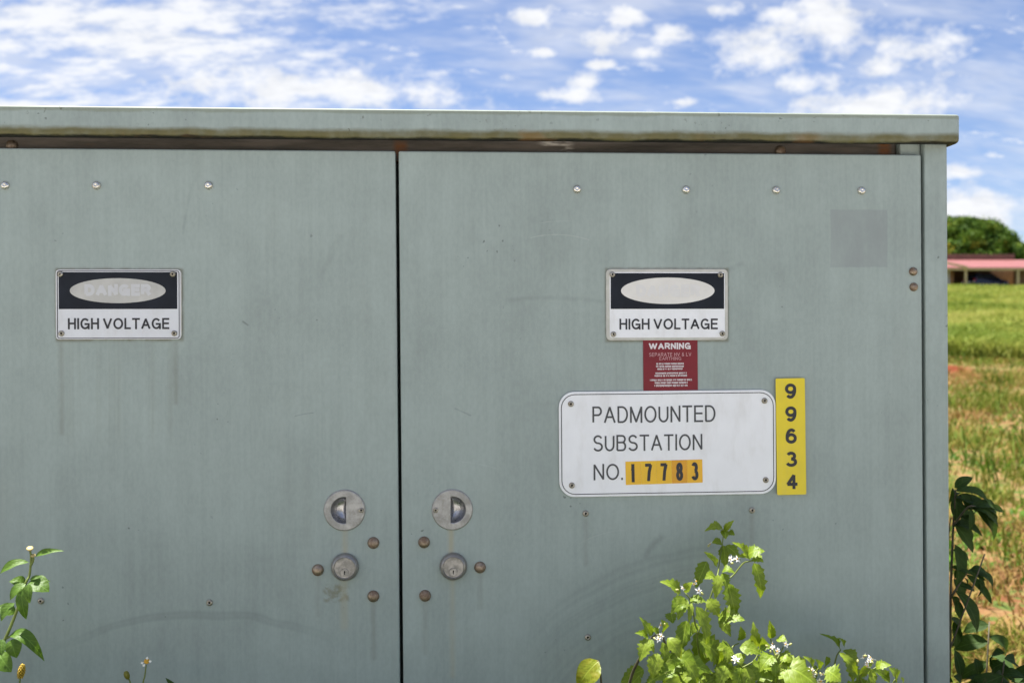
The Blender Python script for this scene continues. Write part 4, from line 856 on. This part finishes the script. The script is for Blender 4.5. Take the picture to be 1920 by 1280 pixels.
stem_paths(p_, [[(-0.3876, -0.07, 0.601), (-0.4022, -0.07, 0.7154), (-0.4069, -0.07, 0.7294)]], MAT_STEM, 0.0015, 0.001)
o = link('bud', lathe('bud', [(0, -.006), (.0025, -.005), (.0042, -.001), (.004, .004), (.0025, .007), (0, .0075)], 12, axis='Z'), simple('olive bud', (0.16, 0.15, 0.01), 0.6, var=0.2, scale=300), p_); o.location = Vector((-0.4084, -0.07, 0.7351)) - p_.location; o.rotation_euler = (0, -0.35, 0)

# shaded weeds beside the right-hand wall of the cabinet
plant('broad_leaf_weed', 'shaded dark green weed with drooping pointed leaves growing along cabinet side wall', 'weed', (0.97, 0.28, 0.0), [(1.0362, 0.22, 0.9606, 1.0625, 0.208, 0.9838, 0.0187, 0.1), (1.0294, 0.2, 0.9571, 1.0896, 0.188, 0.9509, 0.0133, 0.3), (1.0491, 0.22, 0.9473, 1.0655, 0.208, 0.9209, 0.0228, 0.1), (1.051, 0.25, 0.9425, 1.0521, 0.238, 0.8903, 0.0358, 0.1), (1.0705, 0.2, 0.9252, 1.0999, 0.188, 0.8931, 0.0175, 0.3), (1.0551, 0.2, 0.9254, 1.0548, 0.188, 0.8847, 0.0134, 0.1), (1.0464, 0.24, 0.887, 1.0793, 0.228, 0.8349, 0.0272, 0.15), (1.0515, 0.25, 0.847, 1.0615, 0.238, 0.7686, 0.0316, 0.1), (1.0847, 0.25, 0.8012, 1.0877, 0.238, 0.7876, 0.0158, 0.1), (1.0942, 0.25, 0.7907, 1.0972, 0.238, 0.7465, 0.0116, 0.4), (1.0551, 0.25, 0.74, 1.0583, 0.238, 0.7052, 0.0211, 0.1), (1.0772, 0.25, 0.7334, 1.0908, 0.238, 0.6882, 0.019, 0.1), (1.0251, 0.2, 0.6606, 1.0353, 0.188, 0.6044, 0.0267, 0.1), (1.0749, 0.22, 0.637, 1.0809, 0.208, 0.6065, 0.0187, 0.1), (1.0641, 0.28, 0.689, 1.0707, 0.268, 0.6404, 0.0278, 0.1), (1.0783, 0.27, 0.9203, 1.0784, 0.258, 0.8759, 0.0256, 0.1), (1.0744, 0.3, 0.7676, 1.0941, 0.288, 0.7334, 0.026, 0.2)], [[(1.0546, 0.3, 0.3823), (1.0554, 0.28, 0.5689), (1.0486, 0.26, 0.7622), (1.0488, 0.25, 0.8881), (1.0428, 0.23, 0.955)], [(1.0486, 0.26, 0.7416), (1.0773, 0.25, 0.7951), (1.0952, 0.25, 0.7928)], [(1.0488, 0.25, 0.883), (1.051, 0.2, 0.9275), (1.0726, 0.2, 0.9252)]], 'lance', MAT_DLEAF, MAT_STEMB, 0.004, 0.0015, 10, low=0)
vine = bpy.data.objects['broad_leaf_weed']; rr = random.Random(77); vp = [[(1.0546, 0.3, 0.3823), (1.0554, 0.28, 0.5689), (1.0486, 0.26, 0.7622), (1.0488, 0.25, 0.8881), (1.0428, 0.23, 0.955)], [(1.0486, 0.26, 0.7416), (1.0773, 0.25, 0.7951), (1.0952, 0.25, 0.7928)], [(1.0488, 0.25, 0.883), (1.051, 0.2, 0.9275), (1.0726, 0.2, 0.9252)]]
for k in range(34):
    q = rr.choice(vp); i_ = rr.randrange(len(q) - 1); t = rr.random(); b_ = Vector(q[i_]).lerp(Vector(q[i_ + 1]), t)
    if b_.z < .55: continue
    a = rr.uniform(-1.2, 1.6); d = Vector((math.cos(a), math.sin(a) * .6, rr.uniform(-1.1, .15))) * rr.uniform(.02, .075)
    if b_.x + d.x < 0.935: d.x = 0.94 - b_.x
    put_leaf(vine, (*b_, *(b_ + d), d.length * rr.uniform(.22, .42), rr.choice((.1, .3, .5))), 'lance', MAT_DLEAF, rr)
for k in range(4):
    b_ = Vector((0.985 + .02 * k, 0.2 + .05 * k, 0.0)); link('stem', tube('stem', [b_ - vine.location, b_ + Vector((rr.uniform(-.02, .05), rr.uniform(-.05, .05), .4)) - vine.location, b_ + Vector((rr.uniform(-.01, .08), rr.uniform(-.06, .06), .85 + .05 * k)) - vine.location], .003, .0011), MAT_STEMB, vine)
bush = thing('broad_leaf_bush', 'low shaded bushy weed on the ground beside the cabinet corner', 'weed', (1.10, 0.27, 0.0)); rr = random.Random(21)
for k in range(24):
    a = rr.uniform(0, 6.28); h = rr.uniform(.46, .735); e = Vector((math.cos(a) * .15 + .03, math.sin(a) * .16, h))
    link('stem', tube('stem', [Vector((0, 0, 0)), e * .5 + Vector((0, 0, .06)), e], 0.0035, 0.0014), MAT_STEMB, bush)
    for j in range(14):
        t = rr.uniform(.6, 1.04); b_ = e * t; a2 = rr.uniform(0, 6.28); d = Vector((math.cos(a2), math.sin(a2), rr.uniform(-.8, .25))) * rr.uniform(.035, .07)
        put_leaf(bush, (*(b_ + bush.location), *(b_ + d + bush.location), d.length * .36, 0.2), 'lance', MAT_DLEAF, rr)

# ------------------------------------------------------------------ grass and ground cover (nobody could count it)
def blade_mat(name, stops, trans=0.3):
    m, t, b = new_mat(name)
    at = t.n.new('ShaderNodeAttribute'); at.attribute_name = 'shade'
    col = t.cramp(at.outputs['Fac'], stops)
    t.put(b.inputs['Base Color'], col); b.inputs['Roughness'].default_value = 0.65; b.inputs['Specular IOR Level'].default_value = 0.15
    tr = t.n.new('ShaderNodeBsdfTranslucent'); t.put(tr.inputs['Color'], col)
    mx = t.n.new('ShaderNodeMixShader'); mx.inputs[0].default_value = trans
    t.l.new(b.outputs[0], mx.inputs[1]); t.l.new(tr.outputs[0], mx.inputs[2]); t.l.new(mx.outputs[0], t.n['Material Output'].inputs['Surface'])
    return m
rng = np.random.default_rng(4)
def vnoise(x, y, s, seed=0):
    x = x / s + seed * 7.3; y = y / s + seed * 3.1
    return (np.sin(x * 1.3 + 1.7 * np.sin(y * .9)) + np.sin(y * 1.7 + 1.3 * np.sin(x * 1.1 + 2)) + np.sin((x + y) * .8 + seed)) / 6 + .5
def blades(name, X, Y, h, w, lean, shade, mat):
    n = len(X); Z = zg(X, Y) - 0.01
    a = rng.uniform(0, 2 * np.pi, n); la = rng.uniform(0, 2 * np.pi, n); l = lean * h
    c, s = np.cos(a) * w / 2, np.sin(a) * w / 2
    V = np.zeros((n, 5, 3))
    V[:, 0] = np.stack([X - c, Y - s, Z], 1); V[:, 1] = np.stack([X + c, Y + s, Z], 1)
    mx, my = X + np.cos(la) * l * .35, Y + np.sin(la) * l * .35
    V[:, 2] = np.stack([mx + c * .9, my + s * .9, Z + h * .6], 1); V[:, 3] = np.stack([mx - c * .9, my - s * .9, Z + h * .6], 1)
    V[:, 4] = np.stack([X + np.cos(la) * l, Y + np.sin(la) * l, Z + h * (1 - .25 * np.minimum(lean, 1))], 1)
    m = bpy.data.meshes.new(name); m.vertices.add(n * 5); m.vertices.foreach_set('co', V.ravel())
    base = (np.arange(n) * 5)[:, None]
    loops = np.concatenate([base + np.array([[0, 1, 2, 3]]), base + np.array([[3, 2, 4]])], 1).ravel()
    m.loops.add(n * 7); m.loops.foreach_set('vertex_index', loops.astype(np.int32))
    st = np.stack([np.arange(n) * 7, np.arange(n) * 7 + 4], 1).ravel(); tt = np.tile([4, 3], n)
    m.polygons.add(n * 2); m.polygons.foreach_set('loop_start', st.astype(np.int32)); m.polygons.foreach_set('loop_total', tt.astype(np.int32))
    at = m.attributes.new('shade', 'FLOAT', 'POINT'); at.data.foreach_set('value', np.repeat(shade, 5).astype(np.float32))
    m.update(calc_edges=True); m.validate()
    o = link(name, m, mat); o['kind'] = 'stuff'; return o
def wedge(n, y0, y1, k0, k1, x0, x1, power=1.0):
    Y = y0 + (y1 - y0) * rng.random(n) ** power
    X = (x0 + k0 * Y) + ((x1 + k1 * Y) - (x0 + k0 * Y)) * rng.random(n)
    return X, Y
# short weedy turf right of and behind the cabinet
X, Y = wedge(190000, 0.2, 17.5, 0.22, 0.85, 0.75, 3.2, 1.6)
X2, Y2 = wedge(90000, 0.2, 17.5, -0.75, 0.22, -3.5, 0.75, 1.0); X, Y = np.concatenate([X, X2]), np.concatenate([Y, Y2])
keep = ~((np.abs(X) < 1.02) & (Y > -.08) & (Y < 1.1))
d1 = vnoise(X, Y, .55, 1) * .5 + vnoise(X, Y, .17, 2) * .5
soil = np.hypot((X - 7.0) * .60, Y - 14.0) + (vnoise(X, Y, .5, 5) - .5) * .9
keep &= (rng.random(len(X)) < np.clip((d1 - .36) * 4.2, 0.10, 1)) & ((soil > .9 + .5 * (vnoise(X, Y, .22, 17) - .5)) | (rng.random(len(X)) < .12))
X, Y, d1 = X[keep], Y[keep], d1[keep]; n = len(X)
sh = np.clip(.60 * vnoise(X, Y, .9, 3) + .42 * rng.random(n) - .25 * (d1 - .5) + .16, 0, 1)
blades('turf', X, Y, rng.uniform(.03, .11, n) * (1 + .8 * (d1 - .4)), rng.uniform(.004, .012, n) * (1 + Y * .05), rng.uniform(.3, 1.4, n), sh,
       blade_mat('turf blades', [(0.0, (.04, .09, .008)), (.34, (.10, .165, .014)), (.55, (.19, .20, .03)), (.72, (.30, .20, .06)), (1.0, (.33, .17, .08))]))
# broad little weed leaves among the turf
X, Y = wedge(17000, 0.3, 16.5, 0.24, 0.8, 0.8, 3.0, 1.5)
k = (vnoise(X, Y, .7, 6) > .5) & (np.hypot((X - 7.0) * .60, Y - 14.0) > 1.0) & ~((np.abs(X) < 1.02) & (Y < 1.1)); X, Y = X[k], Y[k]; n = len(X)
blades('ground_cover', X, Y, rng.uniform(.03, .10, n), rng.uniform(.014, .032, n), rng.uniform(.8, 2.0, n), np.clip(rng.random(n) * .75, 0, 1),
       blade_mat('ground cover leaves', [(0.0, (.04, .10, .012)), (.5, (.10, .19, .02)), (1.0, (.20, .26, .03))], .35))
# turf round the front of the cabinet, out of the picture but on the place
X = rng.uniform(-3, 3.2, 16000); Y = rng.uniform(-1.25, .2, 16000); k = ~((np.abs(X) < 1.03) & (Y > -.09)) & (np.hypot(X - .09, Y + 1.61) > .35); X, Y = X[k], Y[k]; n = len(X)
blades('front_turf', X, Y, rng.uniform(.03, .16, n), rng.uniform(.008, .02, n), rng.uniform(.3, 1.3, n), np.clip(.7 * vnoise(X, Y, .8, 3) + .3 * rng.random(n), 0, 1),
       bpy.data.materials['turf blades'])
X = rng.uniform(-1.6, 1.15, 34000); Y = rng.uniform(-1.0, -.09, 34000); k = (np.hypot(X - .09, Y + 1.61) > .65) & (rng.random(34000) < .35 + .65 * vnoise(X, Y, .3, 14)); X, Y = X[k], Y[k]; n = len(X)  # unseen tall weeds, added to block sky and bounce light from the lower doors
blades('added_front_weeds', X, Y, np.minimum(rng.uniform(.25, .68, n) * (.7 + .5 * vnoise(X, Y, .4, 15)), .62), rng.uniform(.012, .03, n), rng.uniform(.1, .6, n), np.clip(.25 * vnoise(X, Y, .8, 3) + .15 * rng.random(n), 0, 1), bpy.data.materials['turf blades'])
# scattered taller tufts in the rough ground
cx_, cy_ = wedge(420, 3.0, 17.0, -0.2, 0.85, 1.0, 3.0, 1.0); X = np.repeat(cx_, 26) + rng.normal(0, .09, 420 * 26); Y = np.repeat(cy_, 26) + rng.normal(0, .09, 420 * 26); n = len(X)
k = np.hypot((X - 7.0) * .60, Y - 14.0) > .9; X, Y = X[k], Y[k]; n = len(X); tone = np.repeat(rng.uniform(.05, .6, 420), 26)[k]
blades('tussock_grass', X, Y, rng.uniform(.10, .30, n), rng.uniform(.006, .014, n), rng.uniform(.2, 1.0, n), np.clip(tone + rng.normal(0, .1, n), 0, 1), bpy.data.materials['turf blades'])
# tall grass further up the slope
X, Y = wedge(150000, 14.9, 97.0, 0.38, 0.80, 1.0, 4.0, 1.35)
X2, Y2 = wedge(130000, 14.9, 130.0, -0.75, 0.38, -4.0, 1.0, 1.35); X, Y = np.concatenate([X, X2]), np.concatenate([Y, Y2])
tl = vnoise(X, Y, 1.6, 8) * .6 + vnoise(X, Y, .5, 9) * .4; n = len(X)
edge_ = (rng.random(n) < np.clip((Y - 15.0) / 3.5, .0, 1) ** 1.5 + .9 * (vnoise(X, Y, .55, 11) > .58) * (Y > 14.9)) | (Y > 19)
X, Y, tl = X[edge_], Y[edge_], tl[edge_]; n = len(X)
sh = np.clip(.46 * vnoise(X, Y, 3.5, 12) + .44 * vnoise(X, Y, .8, 13) + .30 * rng.random(n) - .14, 0, 1)
blades('tall_grass', X, Y, (rng.uniform(.10, .30, n) + .62 * tl ** 1.6), (.012 + .0011 * Y) * rng.uniform(.7, 1.4, n), rng.uniform(.4, 1.5, n), sh,
       blade_mat('tall grass blades', [(0.0, (.065, .115, .012)), (.3, (.165, .225, .03)), (.6, (.30, .325, .065)), (1.0, (.42, .38, .12))], .35))

# ------------------------------------------------------------------ house on the rise
MAT_ROOF = simple('faded red roof sheet', (0.205, 0.068, 0.064), 0.6, var=0.10, scale=0.8)
MAT_RIDGE = simple('weathered brown fascia', (0.17, 0.085, 0.065), 0.7, var=0.2, scale=1.2)
MAT_BRICK = simple('orange brown brick', (0.36, 0.19, 0.09), 0.85, var=0.25, scale=3.0)
MAT_CREAMW = simple('cream painted timber', (0.58, 0.46, 0.25), 0.6, var=0.08, scale=2)
MAT_DARKW = simple('brown stained boards', (0.24, 0.145, 0.075), 0.8, var=0.2, scale=2)
MAT_GLASS = simple('dark window glass', (0.02, 0.024, 0.03), 0.08, var=0.1)
GZ_H = 5.95
house = thing('red_roof_house', 'long low brick house with faded red roof and open carport', 'house', (52.0, 101.0, GZ_H))
def hpart(name, mesh, mat): return link(name, mesh, mat, house)
ZE = 8.07 - GZ_H           # eave height above floor
# front skillion roof, corrugated sheets laid side by side
v, f = [], []; xs = np.arange(-14.0, 13.01, 0.19)
for i, x in enumerate(xs):
    dz_ = 0.03 if i % 2 else 0.0
    for (y, z) in ((-4.1, ZE), (2.1, ZE + 1.25)): v += [(x, y, z + dz_)]
    for (y, z) in ((-4.1, ZE - .05), (2.1, ZE + 1.2)): v += [(x, y, z)]
for i in range(len(xs) - 1):
    a, b_ = 4 * i, 4 * i + 4; f += [(a, b_, b_ + 1, a + 1), (a + 2, a + 3, b_ + 3, b_ + 2), (a, a + 2, b_ + 2, b_), (a + 1, b_ + 1, b_ + 3, a + 3)]
roof = hpart('roof', mesh_py('roof', v, f), MAT_ROOF)
bm = box_bm(-14, 8.55, 2.12, 2.5, ZE + 1.33, ZE + 1.86, bevel=.02)
rf2 = link('ridge_fascia', bm_mesh('ridge_fascia', bm), MAT_RIDGE, roof)
link('clerestory_board', box_mesh('clerestory_board', -14, 8.4, 2.2, 2.45, ZE + 1.10, ZE + 1.33), MAT_DARKW, roof)  # brown board closing the strip below the ridge fascia
v = [(-14, 2.3, ZE + 1.87), (8.7, 2.3, ZE + 1.87), (8.7, 8.5, ZE + .9), (-14, 8.5, ZE + .9), (-14, 2.3, ZE + 1.78), (8.7, 2.3, ZE + 1.78), (8.7, 8.5, ZE + .8), (-14, 8.5, ZE + .8)]
link('rear_slope', mesh_py('rear_slope', v, [(0, 1, 2, 3), (4, 7, 6, 5), (0, 4, 5, 1), (1, 5, 6, 2), (2, 6, 7, 3), (3, 7, 4, 0)]), MAT_ROOF, roof)
hpart('eave_beam', box_mesh('eave_beam', -14, 13, -4.05, -3.9, ZE - .26, ZE - .055, bevel=.01), MAT_CREAMW)
v = [(-2.2, -4.2, ZE + .36), (0.05, -4.2, ZE - .10), (0.05, -4.2, ZE + .12), (-2.2, -4.2, ZE + .58)]
v += [(a, b_ + .08, c) for a, b_, c in v]
hpart('barge_board', mesh_py('barge_board', v, [(0, 1, 2, 3), (7, 6, 5, 4), (0, 4, 5, 1), (1, 5, 6, 2), (2, 6, 7, 3), (3, 7, 4, 0)]), MAT_CREAMW)
for x in (-0.05, 5.45, 10.6):
    hpart('post', box_mesh('post', x - .1, x + .1, -3.95, -3.75, -.3, ZE - .06, bevel=.012), MAT_CREAMW)
hpart('brick_wall', box_mesh('brick_wall', -14, -.55, -2.4, -2.1, -.4, ZE + .1), MAT_BRICK)
hpart('brick_wall', box_mesh('brick_wall', 6.1, 13, -2.2, -1.9, -.4, ZE + .1), MAT_DARKW)
hpart('rear_wall', box_mesh('rear_wall', -14, 13, 7.6, 7.9, -.4, ZE + .95), MAT_BRICK)
hpart('carport_back_wall', box_mesh('carport_back_wall', -.5, 6.1, 2.6, 2.85, -.4, ZE + 1.2), MAT_DARKW)
hpart('side_wall', box_mesh('side_wall', 12.7, 12.95, -1.85, 7.55, -.4, ZE + .9), MAT_BRICK)
hpart('floor_slab', box_mesh('floor_slab', -14, 13, -4.3, 7.9, -.6, 0.0), MAT_CONC)
for x in (-11.5, -7.5, -4.2):
    w = hpart('window', box_mesh('window', x - .75, x + .75, -2.46, -2.38, .75, 1.85, bevel=.01), MAT_CREAMW)
    link('pane', box_mesh('pane', x - .67, x - .03, -2.48, -2.465, .83, 1.77), MAT_GLASS, w); link('pane', box_mesh('pane', x + .03, x + .67, -2.48, -2.465, .83, 1.77), MAT_GLASS, w)
hpart('door', box_mesh('door', -1.9, -1.0, -2.47, -2.41, 0, 2.0, bevel=.01), simple('white door', (.7, .68, .64), .5))

# parked car under the carport, tail towards the camera
MAT_CAR = simple('navy car paint', (0.012, 0.016, 0.04), 0.18, var=0.05); MAT_TYRE = simple('tyre', (.02, .02, .02), .8); MAT_RIM = simple('alloy', (.6, .6, .6), .3, .6)
MAT_TAIL = simple('red tail lamp', (.45, .015, .02), .2); MAT_PLATE = simple('white number plate', (.78, .78, .76), .4); MAT_CLEAR = simple('clear lamp', (.72, .7, .7), .15); MAT_BUMP = simple('dark plastic bumper', (.03, .03, .035), .5)
car = thing('parked_car', 'dark navy station wagon parked under the carport', 'car', (55.0, 98.9, GZ_H), (0, 0, math.radians(17)))
prof = [(-2.25, .38), (-2.28, .62), (-2.22, .95), (-2.12, 1.05), (-1.85, 1.55), (-1.6, 1.63), (.2, 1.62), (.45, 1.55), (1.15, 1.05), (1.95, .92), (2.2, .75), (2.25, .45), (2.1, .32), (-2.1, .30)]
def tumble(z): return .88 if z < .98 else .88 - .27 * (z - .98) / .65
v, f = [], []; n = len(prof)
for s in (1, -1): v += [(x, s * tumble(z), z) for x, z in prof]
for i in range(n): j = (i + 1) % n; f.append((i, j, n + j, n + i))
f += [tuple(range(n))[::-1], tuple(range(n, 2 * n))]
bm = bmesh.new(); me = mesh_py('t', v, f); bm.from_mesh(me); bmesh.ops.recalc_face_normals(bm, faces=bm.faces)
bmesh.ops.bevel(bm, geom=list(bm.edges), offset=.045, segments=2, profile=.5, affect='EDGES')
link('body', bm_mesh('body', bm, True), MAT_CAR, car)
def side_quad(s, q, o_=.012):
    vv_ = [(x, s * (tumble(z) + o_), z) for x, z in q] + [(x, s * (tumble(z) - .02), z) for x, z in q]; m_ = len(q)
    return mesh_py('window', vv_, [tuple(range(m_)), tuple(range(m_, 2 * m_))[::-1]] + [(i, (i + 1) % m_, m_ + (i + 1) % m_, m_ + i) for i in range(m_)])
for s in (1, -1):
    for q in ([(-1.95, 1.08), (-1.1, 1.08), (-1.1, 1.5), (-1.75, 1.5)], [(-1.02, 1.08), (-.1, 1.08), (-.1, 1.52), (-1.02, 1.52)], [(-.02, 1.08), (.95, 1.08), (.4, 1.5), (-.02, 1.52)]): link('window', side_quad(s, q), MAT_GLASS, car)
def plate_x(name, y0, y1, z0, z1, x0, x1, mat):
    v_ = [(x0, y0, z0), (x0, y1, z0), (x1, y1, z1), (x1, y0, z1)]; v_ += [(a + .05, b_, c) for a, b_, c in v_]
    return link(name, mesh_py(name, v_, [(0, 3, 2, 1), (4, 5, 6, 7), (0, 1, 5, 4), (1, 2, 6, 5), (2, 3, 7, 6), (3, 0, 4, 7)]), mat, car)
plate_x('rear_window', -.62, .62, 1.1, 1.5, -2.125, -1.91, MAT_GLASS)
plate_x('number_plate', -.26, .26, .62, .76, -2.315, -2.285, MAT_PLATE)
plate_x('rear_bumper', -.86, .86, .36, .58, -2.34, -2.34, MAT_BUMP)
for s in (1, -1):
    t1 = plate_x('tail_lamp', s * .62, s * .86, .82, 1.04, -2.285, -2.17, MAT_TAIL)
    q = link('reversing_lamp', mesh_py('reversing_lamp', [(-2.31, s * .6, .70), (-2.31, s * .84, .70), (-2.29, s * .84, .82), (-2.29, s * .6, .82)], [(0, 1, 2, 3)]), MAT_CLEAR, t1)
    hl = link('headlight', box_mesh('headlight', 2.0, 2.24, s * .72 - .12, s * .72 + .12, .68, .84, bevel=.03), MAT_CLEAR, car)
    mr = link('wing_mirror', box_mesh('wing_mirror', .78, .95, s * .98 - .09, s * .98 + .09, 1.02, 1.16, bevel=.03), MAT_CAR, car)
    for x in (-1.4, 1.38):
        w = link('wheel', lathe('wheel', [(0, -.1), (.32, -.1), (.335, -.06), (.335, .08), (.31, .11), (.22, .115), (.21, .09), (0, .09)], 24), MAT_TYRE, car); w.location = (x, s * .80, .335); w.rotation_euler = (0, 0, math.pi if s > 0 else 0)
        rm = link('rim', lathe('rim', [(.215, .095), (.2, .118), (.13, .105), (.05, .125), (0, .125)], 10, smooth=False), MAT_RIM, w)

# ------------------------------------------------------------------ trees behind the house
MAT_BARK = simple('grey bark', (.12, .09, .06), .9, var=.3, scale=3, bump=.5)
MAT_FOL = blade_mat('mango foliage', [(0.0, (.03, .07, .012)), (.45, (.08, .145, .016)), (.8, (.15, .21, .026)), (.93, (.22, .24, .03)), (1.0, (.36, .28, .03))], .25)
def tree(label, x, y, h, rad, nclump, nleaf, seed, squash=.8, yel=.03):
    g = np.random.default_rng(seed); rr = random.Random(seed); z0 = float(zg(x, y))
    t = thing('mango_tree', label, 'tree', (x, y, z0))
    tr = tube('trunk', [(0, 0, -.3), (.1, .05, h * .18), (-.1, 0, h * .4), (0, .1, h * .7)], .5, .12, 10)
    tk = link('trunk', tr, MAT_BARK, t)
    for i in range(6):
        a = i * 1.05 + rr.uniform(-.3, .3)
        link('limb', tube('limb', [(0, 0, h * .22 + .05 * i), (math.cos(a) * rad * .35, math.sin(a) * rad * .35, h * .45), (math.cos(a) * rad * .7, math.sin(a) * rad * .7, h * (.5 + .06 * (i % 3)))], .22, .06, 7), MAT_BARK, tk)
    V, S = [], []
    cz = h * .55
    for c in range(nclump):
        d = g.normal(size=3); d /= np.linalg.norm(d); d[2] = abs(d[2]) * 1.0 - .35
        k = g.uniform(.72, 1.0); rh = math.hypot(d[0], d[1]) * k; cc = np.array([d[0] * rad * k, d[1] * rad * k, cz + d[2] * h * .5 * k * squash / .8 - h * .20 * rh ** 2 + h * .06])
        cr = g.uniform(.12, .24) * rad; base = g.uniform(.15, .7); tip = g.random() < yel
        n = nleaf; q = g.normal(size=(n, 3)); q /= np.linalg.norm(q, axis=1)[:, None]; q *= cr * g.uniform(.55, 1.05, (n, 1)); q[:, 2] *= .75; p = cc + q
        u = g.normal(size=(n, 3)); u /= np.linalg.norm(u, axis=1)[:, None]; w = np.cross(u, g.normal(size=(n, 3))); w /= np.linalg.norm(w, axis=1)[:, None]
        L = g.uniform(.16, .34, (n, 1)) * (rad / 5.5) ** .5; W_ = L * .42
        quad = np.stack([p - u * L, p + w * W_, p + u * L, p - w * W_], 1); V.append(quad)
        s_ = np.clip(base + g.normal(0, .13, n), 0, .9) if not tip else np.clip(g.normal(.95, .05, n), .8, 1)
        S.append(s_)
    V = np.concatenate(V); S = np.concatenate(S); n = len(V)
    m = bpy.data.meshes.new('crown'); m.vertices.add(n * 4); m.vertices.foreach_set('co', V.ravel()); m.loops.add(n * 4); m.loops.foreach_set('vertex_index', np.arange(n * 4, dtype=np.int32))
    m.polygons.add(n); m.polygons.foreach_set('loop_start', (np.arange(n) * 4).astype(np.int32)); m.polygons.foreach_set('loop_total', np.full(n, 4, np.int32))
    at = m.attributes.new('shade', 'FLOAT', 'POINT'); at.data.foreach_set('value', np.repeat(S, 4).astype(np.float32)); m.update(calc_edges=True); m.validate()
    link('crown', m, MAT_FOL, t)
tree('big round mango tree with yellow flower tips rising behind the red roofed house', 68.0, 128, 9.3, 7.4, 230, 190, 31)
tree('smaller dark tree behind the end of the red roofed house', 77.0, 133, 6.2, 4.2, 90, 130, 37, yel=.0)
